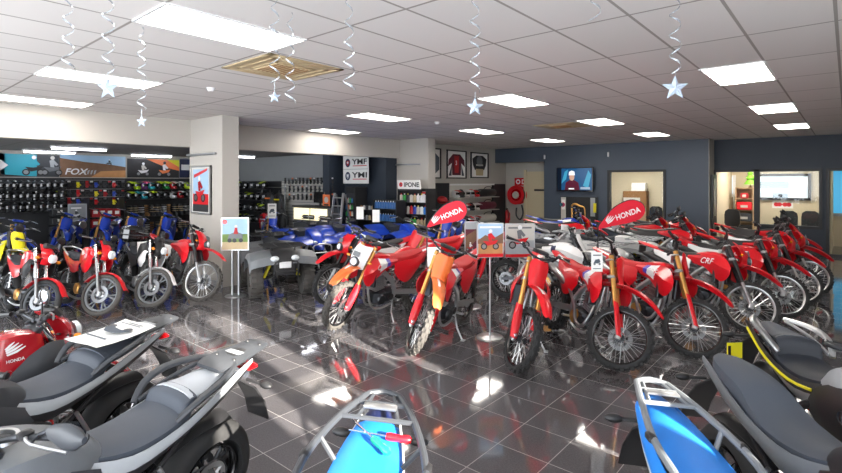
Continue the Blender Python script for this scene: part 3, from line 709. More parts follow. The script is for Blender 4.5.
    MB().box(((-.98 if g('deck', 1) or st == 'tube' else -.87), 0, zt+.035), (.09, .11, .04), 'tail', b=.015).obj('tail_light', root)
    MB().sheet([[(x, w*q, z) for q in (-1, -.4, .4, 1)] for x, w, z in ((-.86, .06, .83), (-.98, .075, .74), (-1.06, .085, .62), (-1.10, .085, .50))], .01, 'black').obj('plate_holder', root)
    for s in (1, -1):
        ts = MB().tube([(-.93, s*.05, .81), (-.95, s*.14, .80)], .011, 'black', n=6); ts.ball((-.955, s*.18, .80), (.025, .05, .022), 'black', n=10, k=6); ts.obj('rear_turn_signal', root)
    fender([(-.34, .60, .08, .02), (-.52, .665, .085, .03), (-.70, .675, .085, .03), (-.80, .66, .08, .03)], .006, 'black').obj('rear_hugger', root)
    MB().tube([(-.1, .12, .3), (-.02, .22, .15), (.03, .32, .05)], .013, 'black', n=6).box((.03, .325, .05), (.07, .05, .012), 'black', R=Matrix.Rotation(.16, 3, 'X'), b=.003).obj('side_stand', root)
    for s in (1, -1):
        MB().tube([(-.1, s*.12, .33), (-.1, s*.27, .33)], .018, 'black', n=7).obj('foot_peg', root); MB().tube([(-.38, s*.15, .45), (-.38, s*.27, .45)], .016, 'black', n=7).tube([(-.3, s*.13, .62), (-.38, s*.16, .45)], .012, 'alu', n=6).obj('pillion_peg', root)
    return root

# ------------------------------------------------------------------ four wheeler
def make_quad(S):
    g = S.get; root = empty('quad_bike'); body = g('body', 'grey'); R = g('R', .30); W = .20; tx = g('tx', .44); ax, ar = .60, -.60
    for x in (ax, ar):
        for s in (1, -1):
            t = MB(); w = W*(1.15 if x < 0 else 1)
            pr = [(.12, -w*.45), (R*.72, -w*.52), (R*.93, -w*.47), (R, -w*.30), (R+.004, 0), (R, w*.30), (R*.93, w*.47), (R*.72, w*.52), (.12, w*.45)]
            t.lathe(pr, g('rub', 'rubber'), n=28, closed=True)
            for k in range(20):
                for dy, off in ((-.28, 0), (.28, .5)):
                    a = 2*pi*(k+off)/20; t.box((R*.995*cos(a), dy*w, R*.995*sin(a)), (.03, w*.42, .03), g('rub', 'rubber'), R=Matrix.Rotation(-a, 3, 'Y'))
            to = t.obj('front_wheel' if x > 0 else 'rear_wheel', root, loc=(x, s*tx, R))
            MB().lathe([(.03, s*.03), (.10, s*.05), (.135, s*w*.44), (.15, s*w*.46), (.15, -s*w*.3)], g('rimm', 'alu'), n=20).lathe([(0, s*.07), (.03, s*.065), (.035, s*.03)], 'black', n=10).obj('rim', to)
            a = MB()
            for q in (-.09, .09): a.tube([(x+q, s*.12, .36), (x+q*.3, s*(tx-.1), R)], .014, 'black', n=6)
            a.tube([(x, s*.16, .62), (x+.02, s*(tx-.14), R+.03)], .03, g('spring', 'yellow'), n=8); a.obj('suspension_arm', root)
    f = MB()
    for s in (1, -1):
        f.tube([(.72, s*.14, .42), (.5, s*.14, .30), (-.5, s*.14, .30), (-.72, s*.14, .5)], .018, 'black', n=6, smooth=3); f.tube([(.6, s*.13, .42), (.4, s*.1, .72), (-.2, s*.1, .70), (-.7, s*.12, .68)], .018, 'black', n=6, smooth=3)
    f.obj('frame', root); engine(root, (0, 0, .42), 'darkmetal', 'steel', 1.1)
    # front and rear mudguards, each side a swept sheet
    for s in (1, -1):
        if g('sport'):
            rows = [[(x, s*y, z - dz*k) for k, y in ((0, .10), (.1, .22), (.25, .36), (1, .56))] for x, z, dz in ((.98, .66, .02), (.86, .74, .05), (.66, .80, .07), (.46, .80, .08), (.30, .70, .06), (.22, .60, .02))]
            MB().sheet(rows, .008*s, g('fend', body)).obj('front_fender', root)
            rows = [[(x, s*y, z - dz*k) for k, y in ((0, .10), (.1, .22), (.25, .36), (1, .58))] for x, z, dz in ((-.98, .86, .02), (-.82, .85, .06), (-.6, .83, .08), (-.42, .76, .07), (-.30, .62, .03))]
            MB().sheet(rows, .008*s, g('fend', body)).obj('rear_fender', root)
        else:
            rows = [[(x, s*y, z - dz) for y, dz in ((.12, -.01), (.26, 0), (.42, .02), (.55, .05), (.58, .12))] for x, z in ((1.0, .60), (.95, .72), (.80, .78), (.60, .80), (.42, .78), (.30, .70), (.26, .52))]
            MB().sheet(rows, .01*s, g('fend', body)).obj('front_fender', root)
            rows = [[(x, s*y, z - dz) for y, dz in ((.12, -.01), (.26, 0), (.42, .02), (.55, .05), (.58, .12))] for x, z in ((-1.02, .62), (-.95, .76), (-.75, .82), (-.5, .82), (-.34, .76), (-.26, .55))]
            MB().sheet(rows, .01*s, g('fend', body)).obj('rear_fender', root)
    if g('sport'):
        saddle([(1.04, .60, .54, .05, .05), (.96, .70, .56, .11, .10), (.78, .84, .62, .14, .13), (.56, .93, .66, .15, .14), (.36, .96, .66, .13, .14), (.2, .90, .66, .10, .11)], g('nose', body)).obj('front_cowling', root)
        for s in (1, -1): MB().ball((.93, s*.10, .70), (.05, .055, .035), 'lens', n=12, k=8).obj('headlight', root)
    else:
        saddle([(1.0, .66, .42, .17, .16), (.94, .80, .44, .22, .2), (.76, .85, .5, .22, .2), (.56, .88, .6, .18, .16), (.36, .93, .66, .14, .14), (.2, .92, .66, .12, .12)], g('nose', 'black')).obj('front_cowling', root)
        for s in (1, -1): MB().ball((.97, s*.17, .70), (.05, .075, .05), 'lens', n=12, k=8).obj('headlight', root)
        MB().box((1.0, 0, .60), (.03, .2, .13), g('grille', 'white'), b=.01).obj('grille', root)
    MB().tube([(1.0, .2, .34), (1.12, .19, .50), (1.10, .17, .66), (1.10, -.17, .66), (1.12, -.19, .50), (1.0, -.2, .34)], .016, g('bumper', 'black'), n=7, smooth=3).tube([(1.12, .19, .5), (1.12, -.19, .5)], .013, g('bumper', 'black'), n=6).obj('bumper', root)
    saddle([(.22, .93, .80, .07, .09), (.1, .90, .76, .11, .12), (-.15, .865, .74, .135, .14), (-.4, .88, .75, .15, .15), (-.64, .91, .78, .13, .13), (-.72, .90, .80, .1, .1)], g('seat', 'seatdark')).obj('seat', root)
    bars(root, .36, 1.05, .38, .07, .14, pad=None, guards=g('guards'))
    MB().box((.40, 0, 1.05), (.10, .18, .12), g('pod', 'black'), R=Matrix.Rotation(-.5, 3, 'Y'), b=.03).obj('gauge_pod', root)
    if g('rack'):
        for nm, x0, x1, z in (('front_rack', .98, .48, .90), ('rear_rack', -1.02, -.46, .95)):
            r = MB().tube([(x0, .36, z), (x0, -.36, z), (x1, -.36, z), (x1, .36, z)], .013, g('rackm', 'black'), n=6, closed=True)
            for i in range(1, 5): x = x0+(x1-x0)*i/5; r.tube([(x, .36, z), (x, -.36, z)], .008, g('rackm', 'black'), n=5)
            for y in (.12, -.12): r.tube([(x0, y, z), (x1, y, z)], .008, g('rackm', 'black'), n=5)
            for y in (.2, -.2): r.tube([(x0*.85, y, z), (x0*.8, y*.9, z-.2)], .012, g('rackm', 'black'), n=5)
            r.obj(nm, root)
    if g('tag'):
        pass
    return root
# ------------------------------------------------------------------ the showroom shell
def slab(name, x0, x1, y0, y1, z0, z1, m, b=0.):
    o = MB().box(((x0+x1)/2, (y0+y1)/2, (z0+z1)/2), (x1-x0, y1-y0, z1-z0), m, b=b).obj(name, sharp=0)
    return struct(o)
slab('floor', -18.2, 3.2, -3.2, 22, -.12, 0, 'floortile')
slab('ceiling', -10.6, 3.2, -3.2, 20.2, CEIL, CEIL+.1, 'ceiltile')
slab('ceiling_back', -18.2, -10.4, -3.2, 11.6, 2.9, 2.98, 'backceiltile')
XB = -10.32
slab('wall_left_header', XB-.28, XB, -3.2, 11.45, 2.72, 3.37, 'wallbeige')
slab('wall_left_front_pier', -10.36, -9.02, 4.76, 5.10, 0, CEIL, 'wallbeige')
slab('wall_left_far_pier', -10.60, -9.2, 11.1, 11.42, 0, CEIL, 'wallbeige')
slab('wall_left_far', -10.55, -10.40, 11.42, 20.2, 0, CEIL, 'wallgrey')
slab('wall_left_back', -18.2, -18.0, -3.2, 10.3, 0, 2.95, 'wallgrey')
slab('wall_left_back_panel', -18.0, -17.985, -3.2, 10.2, 0, 2.12, 'blackpanel')
slab('wall_left_rear_panel', -17.985, onY(283, 0, 10.2).x, 10.185, 10.2, 0, 2.03, 'blackpanel')
slab('wall_left_rear', -18.2, -12.4, 10.2, 10.4, 0, 2.95, 'panelgrey')
slab('wall_left_dark_pier', -12.62, -12.30, 10.0, 10.7, 0, 2.95, 'walldark')
slab('wall_left_dark', -12.3, -10.6, 10.62, 10.8, 0, 2.95, 'walldark')
slab('wall_left_dark_return', -10.6, -10.45, 10.62, 11.1, 0, 3.2, 'walldark')
# wall with the television, its office window and the passage beside it
YT, YR = 16.6, 17.3
xt0, xt1 = onY(544, 0, YT).x, -3.1
YP = 17.4          # end wall of the passage
wx0, wx1 = onY(610, 0, YT).x, onY(663.5, 0, YT).x
wz1, wz0 = onY(636, 172, YT).z, onY(636, 223, YT).z
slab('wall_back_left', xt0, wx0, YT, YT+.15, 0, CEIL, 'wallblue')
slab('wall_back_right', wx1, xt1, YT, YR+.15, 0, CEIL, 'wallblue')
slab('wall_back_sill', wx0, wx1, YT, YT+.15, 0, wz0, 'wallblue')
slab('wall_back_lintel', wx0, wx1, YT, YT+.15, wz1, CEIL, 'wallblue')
slab('wall_back_header', -10.4, xt0, YT, YT+.15, 2.74, CEIL, 'wallblue')
slab('ceiling_passage', -10.4, xt0+.15, YT+.15, YP, 2.74, 2.8, 'wallgrey')
slab('wall_passage_side', xt0, xt0+.15, YT+.15, YP, 0, 2.74, 'wallgrey')
slab('wall_passage_end', -10.4, xt0+.15, YP, YP+.15, 0, 2.8, 'wallgrey')
slab('wall_back_return', xt1, xt1+.015, YT, YR, 0, CEIL, 'wallgrey')
dx0, dx1, dxm = onY(716, 0, YR).x, onY(757, 0, YR).x, onY(819, 0, YR).x
ex0 = onY(829.5, 0, YR).x
rz1, rz0 = onY(780, 171.5, YR).z, onY(780, 225, YR).z
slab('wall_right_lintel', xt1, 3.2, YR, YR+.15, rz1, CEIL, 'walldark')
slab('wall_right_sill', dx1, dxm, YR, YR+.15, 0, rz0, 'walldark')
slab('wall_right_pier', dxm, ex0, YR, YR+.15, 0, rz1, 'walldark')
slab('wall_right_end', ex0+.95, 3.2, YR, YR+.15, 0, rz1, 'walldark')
slab('baseboard_right', dx1, ex0, YR-.02, YR, 0, .12, 'blackpanel')
slab('baseboard_back', xt0, xt1, YT-.015, YT, 0, .12, 'blackpanel')
def frame(name, x0, x1, y, z0, z1, w=.07, m='blackpanel', mull=()):
    f = MB()
    for a, b, c, d in ((x0-w, x0, z0-w, z1+w), (x1, x1+w, z0-w, z1+w), (x0, x1, z1, z1+w), (x0, x1, z0-w, z0)) + tuple((q-w/2, q+w/2, z0, z1) for q in mull):
        if b > a and d > c: f.box(((a+b)/2, y, (c+d)/2), (b-a, .12, d-c), m)
    return f
w1 = struct(frame('window_1', wx0, wx1, YT, wz0, wz1).obj('window_1'))
MB().box(((wx0+wx1)/2, YT+.05, (wz0+wz1)/2), (wx1-wx0, .008, wz1-wz0), 'glass').obj('pane', w1)
w2 = struct(frame('window_2', dx1, dxm, YR, rz0, rz1).obj('window_2'))
MB().box(((dx1+dxm)/2, YR+.05, (rz0+rz1)/2), (dxm-dx1, .008, rz1-rz0), 'glass').obj('pane', w2)
d1 = struct(frame('door_1', dx0, dx1, YR, .07, rz1).obj('door_1'))
# the office door stands open into the showroom, its edge towards us
lf = MB(); hx0 = dx0+.02
lf.box((-3.03, 16.98, 1.12), (.045, .56, 2.2), 'blackpanel'); lf.box((-3.0, 16.9, 1.55), (.02, .10, 1.1), 'offwhite')
lf.obj('door_leaf', d1)
d2 = struct(frame('door_2', ex0, ex0+.95, YR, .07, rz1).obj('door_2'))
# rooms behind: one office behind both windows
slab('floor_office', 3.2, 3.4, 16, 22, -.1, 0, 'wood')
slab('ceiling_office', xt0+.15, -3.1, YT+.15, 20.3, 2.72, 2.8, 'officewall'); slab('ceiling_office_right', -3.1, 3.2, YR+.15, 20.3, 2.72, 2.8, 'officewall')
slab('wall_office_far', xt0+.15, 3.2, 20.2, 20.35, 0, 2.75, 'officewall')
slab('wall_office_mid', -3.2, -3.05, YR+.15, 20.2, 0, 2.72, 'officewall')
slab('wall_office_end', dxm+.12, dxm+.25, YR+.15, 20.2, 0, 2.72, 'officewall')
# unseen street walls: openings shaped for sun strips at right, sky fill behind the viewer
def openwall(axis, pos, segs, lo, hi, nm):
    cur = lo
    for i, (a, b, z0, z1) in enumerate(segs + [(hi, hi, 0, 0)]):
        if a > cur+1e-4: (slab(f'wall_{nm}_pier', pos, pos+.2, cur, a, 0, CEIL, 'wallbeige') if axis == 'x' else slab(f'wall_{nm}_pier', cur, a, pos-.2, pos, 0, CEIL, 'wallbeige'))
        if b > a:
            for q0, q1 in ((0, z0), (z1, CEIL)):
                if q1 > q0+1e-3: (slab(f'wall_{nm}_band', pos, pos+.2, a, b, q0, q1, 'wallbeige') if axis == 'x' else slab(f'wall_{nm}_band', a, b, pos-.2, pos, q0, q1, 'wallbeige'))
        cur = b
openwall('x', 3.0, SUNGAPS, -3.2, 20.2, 'street')
openwall('y', -3.0, [(-17, -14.2, .1, 2.5), (-9.6, -7.2, .0, 3.0), (-7.0, -4.6, 0, 3.0), (-4.4, -2.0, 0, 3.0), (-1.8, .4, 0, 3.0), (.6, 2.8, 0, 3.0)], -18.2, 3.2, 'front')
slab('trim_1', -10.40, -10.36, 4.9, 5.0, 0, .1, 'wallbeige')
slab('baseboard_left', -10.36, -9.0, 4.745, 4.76, 0, .10, 'panelgrey')
slab('baseboard_left_far', -10.5, -9.2, 11.085, 11.1, 0, .10, 'panelgrey')
# passage door with its push bar, seen past the blue wall
px0, px1 = onY(527, 0, YP).x, xt0-.02
d3 = struct(MB().box(((px0+px1)/2, YP-.03, 1.2), (px1-px0, .05, 2.4), 'cream').obj('door_3'))
MB().box((px0-.05, YP-.04, 1.22), (.1, .08, 2.5), 'cream').obj('door_frame', d3)
MB().box(((px0+px1)/2+.02, YP-.09, onY(535, 190, YP).z), (.4, .06, .07), 'blackpanel').obj('push_bar', d3)

# ------------------------------------------------------------------ ceiling fittings
def light_panel(x0, y0, label, k=.6, l=1.2):
    e = empty('ceiling_light', (x0+k/2, y0+l/2, CEIL))
    f = MB()
    for a in ((0, l/2, k, .025), (0, -l/2, k, .025), (k/2, 0, .025, l), (-k/2, 0, .025, l)): f.box((a[0], a[1], -.006), (a[2], a[3], .012), 'white')
    f.obj('frame', e); MB().box((0, 0, -.004), (k-.03, l-.03, .006), 'diffuser').obj('diffuser', e)
    tag(e, label, 'ceiling light', 'recessed ceiling light panels'); return e
for x, y, l in ((-4.27, 1.52, 'big white ceiling light panel nearest the camera, left of the centre'), (-7.27, 1.52, 'white ceiling light panel behind the left hanging star'), (-9.9, 1.52, 'white ceiling light panel at the left edge beside the beige beam'),
        (-7.27, 6.32, 'white ceiling light panel before the far pier of the left beam'), (-10.06, 7.52, 'white ceiling light panel tight against the left beam'), (-4.27, 6.32, 'white ceiling light panel right of the hanging star in the centre'),
        (-7.27, 9.92, 'small far ceiling light panel in front of the framed jerseys'), (-7.27, 13.52, 'farthest ceiling light panel before the passage with the hose reel'), (-1.27, 6.32, 'ceiling light panel nearest in the right hand row of three'),
        (-1.27, 9.92, 'middle ceiling light panel in the right hand row of three'), (-1.27, 13.52, 'farthest ceiling light panel in the right hand row of three'), (-4.27, 9.92, 'ceiling light panel above the television wall beside the tan vent'), (-4.27, 13.52, 'farthest ceiling light panel above the office window')):
    light_panel(x, y, l)
def tube_light(px, py, label, z=2.9, l=1.25):
    p = at(px, py, (z-CAMH)*FPX/(HZ-py)); e = empty('batten_light', (p.x, p.y, z))
    MB().box((0, 0, -.015), (.12, l, .05), 'white').obj('body', e); MB().tube([(0, -l/2+.03, -.055), (0, l/2-.03, -.055)], .03, 'tube', n=8).obj('tube', e)
    tag(e, label, 'ceiling light', 'batten lights over the back shop')
for px, py, l in ((80, 147, 'tube light over the helmet wall, nearest'), (50, 150.3, 'tube light over the blue banner'), (152, 154.3, 'tube light over the orange banner at the right'), (118, 139.5, 'tube light just under the beige beam'), (238, 155, 'tube light seen right of the front pier'), (318, 151.5, 'tube light in front of the hanging emblem sign')):
    tube_light(px, py, l)
def vent(px, py, label, s=.95):
    p = at(px, py, (CEIL-CAMH)*FPX/(HZ-py)); e = empty('ceiling_vent', (p.x, p.y, CEIL))
    f = MB()
    for q, w in ((s/2-.03, .06), (s/2-.14, .04), (s/2-.24, .04)):
        for a in (q, -q): f.box((a, 0, -.008), (w, 2*q+w, .012), 'tan', b=.003); f.box((0, a, -.008), (2*q+w, w, .012), 'tan', b=.003)
    f.obj('frame', e); MB().box((0, 0, -.004), (s-.02, s-.02, .008), 'tan').obj('backing', e)
    g = MB().box((0, 0, -.014), (s*.46, s*.46, .02), 'tan')
    for i in range(8): g.box((0, -s*.2+i*s*.4/7, -.026), (s*.42, .01, .006), 'brown')
    g.obj('grille', e); tag(e, label, 'vent', 'tan ceiling vents')
vent(283, 68, 'large tan air vent in the ceiling behind the big light panel'); vent(562, 125.5, 'small distant tan air vent in the ceiling')
for px, py, l in ((211, 88, 'white smoke detector on the ceiling near the left pier'), (437, 122, 'white smoke detector on the ceiling near the centre')):
    p = at(px, py, (CEIL-CAMH)*FPX/(HZ-py))
    tag(MB().lathe([(0, -.05), (.035, -.048), (.05, -.02), (.06, 0)], 'white', c=p, ax='z', n=16).obj('smoke_detector'), l, 'smoke detector')
# foil spirals and stars hanging from the ceiling
def spiral(px, py_end, d, label, star=None, py_top=None, r=.035, turns=None, name='hanging_spiral'):
    p = at(px, py_end, d); top = CEIL; z0 = p.z
    e = empty(name, (p.x, p.y, top)); L = top - z0; gap = (.10 if star else 0)
    mb = MB(); n = max(30, int((L-gap)/.011)); tw = (turns or (L-gap)/.13)
    vs = []; fs = []
    for i in range(n+1):
        t = i/n; a = 2*pi*tw*t; z = -(L-gap)*t; rr = r*(.5+.5*min(1, t*3)) if star else r*(.6+.6*t)
        for q in (-1, 1): vs.append((rr*cos(a), rr*sin(a), z+q*.0085*(1-.6*abs(sin(a*.5)))))
        if i: k = 2*i; fs.append((k-2, k-1, k+1, k))
    o = len(vs); vs2 = [(x*.96, y*.96, z) for x, y, z in vs]; mb.add(vs + vs2, fs + [tuple(o+j for j in reversed(f)) for f in fs], 'silverfoil')
    mb.obj('spiral', e)
    if star:
        MB().tube([(0, 0, -L+gap), (0, 0, -L+star*.45)], .002, 'silverfoil', n=4).obj('thread', e)
        s = MB(); R = star/2; yaw = radians(40.5) + random.uniform(-.25, .25); c = V3((0, 0, -L))
        pts = []
        for i in range(10):
            a = pi/2 + i*pi/5; rr = R if i % 2 == 0 else R*.42; pts.append(c + V3((rr*cos(a)*cos(yaw), rr*cos(a)*sin(yaw), rr*sin(a))))
        nrm = V3((sin(yaw), -cos(yaw), 0))*.028*star/.15
        vs = pts + [c+nrm, c-nrm]; s.add(vs, [(i, (i+1) % 10, 10) for i in range(10)] + [((i+1) % 10, i, 11) for i in range(10)], 'starfoil'); s.obj('star', e, sharp=10)
    tag(e, label, 'hanging decoration', 'foil spirals hung from the ceiling')
spiral(108, 88, 3.15, 'foil spiral with a large pale blue star, at the left', star=.155); spiral(141.5, 121.5, 4.1, 'foil spiral with a small pale blue star, left of the front pier', star=.105)
spiral(68, 77, 3.2, 'plain foil spiral without a star, at the far left'); spiral(475, 107, 3.3, 'foil spiral with a star hanging over the centre of the room', star=.125)
spiral(675, 88, 3.2, 'foil spiral with a star hanging at the right', star=.165); spiral(290, 103, 3.75, 'plain foil spiral beside the large tan vent'); spiral(349, 90, 3.3, 'plain foil spiral right of the large tan vent')
spiral(274.5, 97, 3.4, 'foil spiral with a grey star turned edge on, before the tan vent', star=.09); spiral(595, 20, 3.3, 'short foil spiral end at the top edge')
# ------------------------------------------------------------------ vehicles
MX = make_dirt_bike(dict(text='CRF', gfx='violet', fork='gold'))
MXO = make_dirt_bike(dict(text='CRF', gfx='violet', fork='gold', fender='orange', plate='orange', guard='red', rub='dustysunlitrubber'))  # orange mudguard and plate: sunlight on red plastic put into the colour
DUAL = make_dirt_bike(dict(text='CRF', gfx='violet', fork='gold', fender='orange', front='light', cowl='white', rub='dustysunlitrubber', lightrear=1))  # orange mudguard again paints in the sun on red plastic
TRL = make_dirt_bike(dict(fork='black', rim='alu', guard=None, front='light', cowl='red', seat='black', text='CRF', pipe='black', can='black', tank='red', lightrear=1, side='white'))
TRB = make_dirt_bike(dict(fork='black', rim='alu', guard=None, front='light', cowl='red', seat='black', rub='dustysunlitrubber', lightrear=1, side='white', pipe='black', can='black'))
YZ = make_dirt_bike(dict(body='blue', fender='blue', plate='blue', guard='blue', fork='gold', seat='black', gfx='white', pad='blue', rim='blue', clamp='darkmetal'))
WHT = make_dirt_bike(dict(body='white', fender='white', plate='white', guard='white', fork='darkmetal', seat='black', gfx='navy', side='offwhite', clamp='darkmetal', can='steel', swing='darkmetal', frame='darkmetal', guards='white'))
FARM = make_dirt_bike(dict(tank='black', side='black', fork='black', rim='alu', guard=None, front='light', cowl='red', seat='black', guards='black', rf=.33, rr=.32, lightrear=1))
protos = [MX, MXO, DUAL, TRL, TRB, YZ, WHT, FARM]
RB = 'red dirt bikes in the centre of the showroom'
def fw(proto, x, y, a, steer, lean, label, group, **k):
    return place(proto, V3((x, y, 0)), head(a), steer, lean, label, 'dirt bike', group, **k)
def fb(proto, px, py, a, steer, lean, label, cat='dirt bike', group=RB, **k):
    return place(proto, floor_at(px, py), head(a), steer, lean, label, cat, group, **k)
fb(MX, 515, 373, -14, 26, 11, 'red dirt bike with gold forks, its wheel turned, in the middle front of the pack')
fb(MX, 612, 372, 10, 48, 12, 'red dirt bike wearing a white price card on its gold forks, beside the middle one')
fb(MX, 689, 360, 20, 45, 11, 'red dirt bike with gold forks and full side-on front wheel, behind the grey seat')
fb(MXO, 414, 356, -26, 36, 10, 'dirt bike with sunlit orange front mudguard and number plate, front of the left pack')
fb(DUAL, 338, 331, -44, 16, 9, 'dirt bike with a white headlight and a sunlit orange front mudguard')
fb(TRL, 330, 306, -46, -4, 8, 'red trail bike with silver rims, leftmost of the centre pack')
fb(MX, 397, 299, -46, 10, 8, 'red dirt bike standing behind the white headlight one')
fw(MX, -5.1, 7.32, -30, 10, 8, 'red dirt bike half hidden behind the red teardrop flag', RB)
RR_ = 'red dirt bikes in the row at the right'
fb(TRL, 747, 335, 27, 38, 10, 'red trail bike with black forks and a white price card, front of the right row', group=RR_)
fb(TRL, 779, 320, 28, 36, 10, 'second red trail bike of the right row, behind the price-carded one', group=RR_)
fb(FARM, 797, 307, 28, 36, 10, 'third red trail bike of the right row', group=RR_)
fb(TRL, 807, 298, 28, 36, 10, 'fourth red trail bike of the right row, silver rim fully visible', group=RR_)
fb(FARM, 800, 281, 30, 34, 10, 'last red trail bike of the right row, nearest the far wall', group=RR_)
fw(WHT, -3.0, 7.75, 62, 0, 8, 'white dirt bike with a black seat behind the middle red bikes', None)
RF_ = 'red farm bikes before the blue wall'
fw(FARM, -3.1, 12.75, 62, 20, 8, 'red farm bike under the office window', RF_); fw(FARM, -2.95, 14.1, 62, 20, 8, 'red farm bike between the office window and the open door', RF_)
fw(FARM, -2.3, 11.75, 60, 20, 8, 'red farm bike with its long red mudguard below the open door', RF_)
fw(FARM, -4.7, 12.0, 62, 18, 8, 'red farm bike behind the white carrier racks', RF_)
BL = 'blue dirt bikes lined up in the back shop'
for px, py, l in ((52, 268, 'leftmost of the blue dirt bikes lined up before the helmet wall'), (92, 268, 'second blue dirt bike from the left before the helmet wall'), (120, 268, 'third blue dirt bike from the left, behind the top box'), (155, 268, 'fourth blue dirt bike from the left, behind the white bike'), (187, 268, 'rightmost of the blue dirt bikes, next to the front pier')):
    fb(YZ, px, py, 18, 38, 8, l, group=BL)
fb(YZ, 18, 286, 62, 10, 8, 'blue dirt bike with a white front at the left edge', group=BL)
YEL = make_dirt_bike(dict(body='yellow', fender='yellow', plate='yellow', guard='black', fork='darkmetal', seat='black', gfx='black', clamp='darkmetal')); protos.append(YEL)
fb(YEL, 12, 305, 55, 15, 8, 'yellow dirt bike at the left edge', group=None)
# the left row: small road bikes and a trail bike
R1 = make_road_bike(dict(logo=1, cowling='black', rim='darkgrey')); R2 = make_road_bike(dict(logo=1, rim='grey', rub='dustysunlitrubber', cowling='red', fender='red')); R3 = make_road_bike(dict(body='black', fender='white', rim='grey', rub='dustysunlitrubber', topbox=1, cowl='black', cowling='white', side='black', engine='steel'))
R4 = make_road_bike(dict(body='deepred', fender='deepred', logo=1, word=1, cowling='darkgrey', cowl='deepred', side='deepred', seat='black')); protos += [R1, R2, R3, R4]
LR = 'small road bikes in the left row'
fb(R1, 40, 325, 55, 30, 8, 'red street motorcycle with a black front wheel, left in the row', 'motorcycle', LR, wb=.66)
fb(R2, 101, 317, 55, 34, 8, 'red street motorcycle with pale spoked alloy front wheel, next to the top box bike', 'motorcycle', LR, wb=.66)
fb(R3, 153, 309, 46, 40, 8, 'black street motorcycle with white front mudguard and a black top box', 'motorcycle', LR, wb=.66)
fb(TRB, 199, 303, 56, 30, 8, 'red trail bike with red mudguard standing at the front pier', group=None)
o = place(R4, at(94, 340, 3.75).xy.to_3d(), head(150), 0, 6, 'dark red street motorcycle with an emblem on its tank, at the left edge', 'motorcycle', None, wb=.66)
# big bikes in the foreground, tails towards the row
A1 = make_adv(dict(mirrors=0, side='lightgrey', rail='darkgrey', tank='darkgrey', cowl='darkgrey', screen=0)); A2 = make_adv(dict(pillion='seatsunlit', side='lightgrey', rail='darkgrey', tank='grey', screen=0))
B1 = make_adv(dict(mirrors=0, tail='tube', seat='seatblue', side='white', side2='white', body='skyblue', tank='skyblue', rackm='darkgrey', sw=.15)); B2 = make_adv(dict(mirrors=0, hoop=.76, tail='tube', seat='seatblue', side='white', side2='skyblue', body='skyblue', tank='skyblue', rackm='grey', sw=.13, tailcap='seatblue'))
A3 = make_adv(dict(hw=.30, mirrors=0, rails=0, smooth=1, seat='seat', side='grey', side2='grey', rail='darkgrey', deck=0, tank='black', cowl='black', zhi=.94, sw=.165, body='black', split=.7)); A4 = make_adv(dict(hw=.28, mirrors=0, seat='seatdark', side='black', side2='alu', rail='alu', deck=0, stripe='yellow', tank='lightgrey', cowl='black', arm='lightgrey', zhi=.95, nose='yellow', spoked=0))
protos += [A1, A2, B1, B2, A3, A4]
def tail_place(proto, tip_px, tip_py, z, a, label, loc_x, lean=5, steer=0):
    """place by the pixel of the tail tip, which sits at height z and local x = loc_x"""
    T = at(tip_px, tip_py, (CAMH-z)*FPX/(tip_py-HZ)); ang = head(a); d = V3((cos(ang), sin(ang), 0))
    return place(proto, V3((T.x, T.y, 0)) + d*(.74-loc_x), ang, steer, lean, label, 'motorcycle', None)
F1 = tail_place(A1, 163, 316, .985, -22, 'grey motorcycle with a printed sheet lying on its passenger seat', -1.07)
F2 = tail_place(A2, 249, 341, .985, -26, 'grey motorcycle with a sunlit passenger seat and a rear carrier', -1.07)
F4 = tail_place(B1, 367, 395, .98, -4, 'motorcycle with a blue seat and screwdrivers lying on it, bottom centre', -1.0)
F5 = tail_place(B2, 633, 383, .98, -3, 'motorcycle with a bright blue seat inside a tubular hoop rack, bottom right', -1.0)
F6 = tail_place(A3, 708, 356, .97, 3, 'grey motorcycle with a smooth broad grey seat, between the blue seat and the yellow stripes', -.88)
F7 = tail_place(A4, 755, 321, .97, -6, 'black motorcycle with yellow trim strips below its dark seat', -.80)
# four wheelers
QG = make_quad(dict(body='grey', fend='grey', nose='black', rub='dustysunlitrubber', rack=1)); QB = make_quad(dict(sport=1, body='blue', nose='blue', R=.27, spring='alu', bumper='alu')); QW = make_quad(dict(body='white', fend='grey', nose='white', rack=1, rackm='lightgrey', guards='lightgrey')); protos += [QG, QB, QW]
def quad(proto, x, y, a, label, group):
    o = copy_tree(proto); o.location = (x, y, 0); o.rotation_euler = (0, 0, head(a)); return tag(o, label, 'quad bike', group)
quad(QG, -8.18, 5.36, 26, 'grey utility quad bike right of the front pier', None)
BQ = 'blue sport quad bikes in the back shop'
quad(QB, -9.55, 7.1, 30, 'blue sport quad bike beside the grey quad', BQ); quad(QB, -9.6, 8.33, 30, 'second blue sport quad bike, behind the first', BQ); quad(QB, -8.8, 9.45, 30, 'blue sport quad bike farthest back, before the oil shelves', BQ)
fw(YZ, -11.05, 7.0, 20, 20, 8, 'blue dirt bike behind the grey quad', BL); fw(YZ, -7.15, 8.9, -20, 20, 8, 'blue dirt bike in front of the oil shelves', BL)
WQ = 'white quad bikes behind the red bikes'
quad(QW, -3.95, 8.9, 50, 'white quad bike with a pale carrier rack, left one under the black board', WQ); quad(QW, -3.75, 10.25, 50, 'white quad bike with a pale carrier rack, right one below the office window', WQ)
fw(YZ, -5.3, 13.2, 60, 10, 8, 'blue dirt bike behind the white quads', BL)
for p in protos:
    def kill(o):
        for c in list(o.children): kill(c)
        bpy.data.objects.remove(o)
    kill(p)
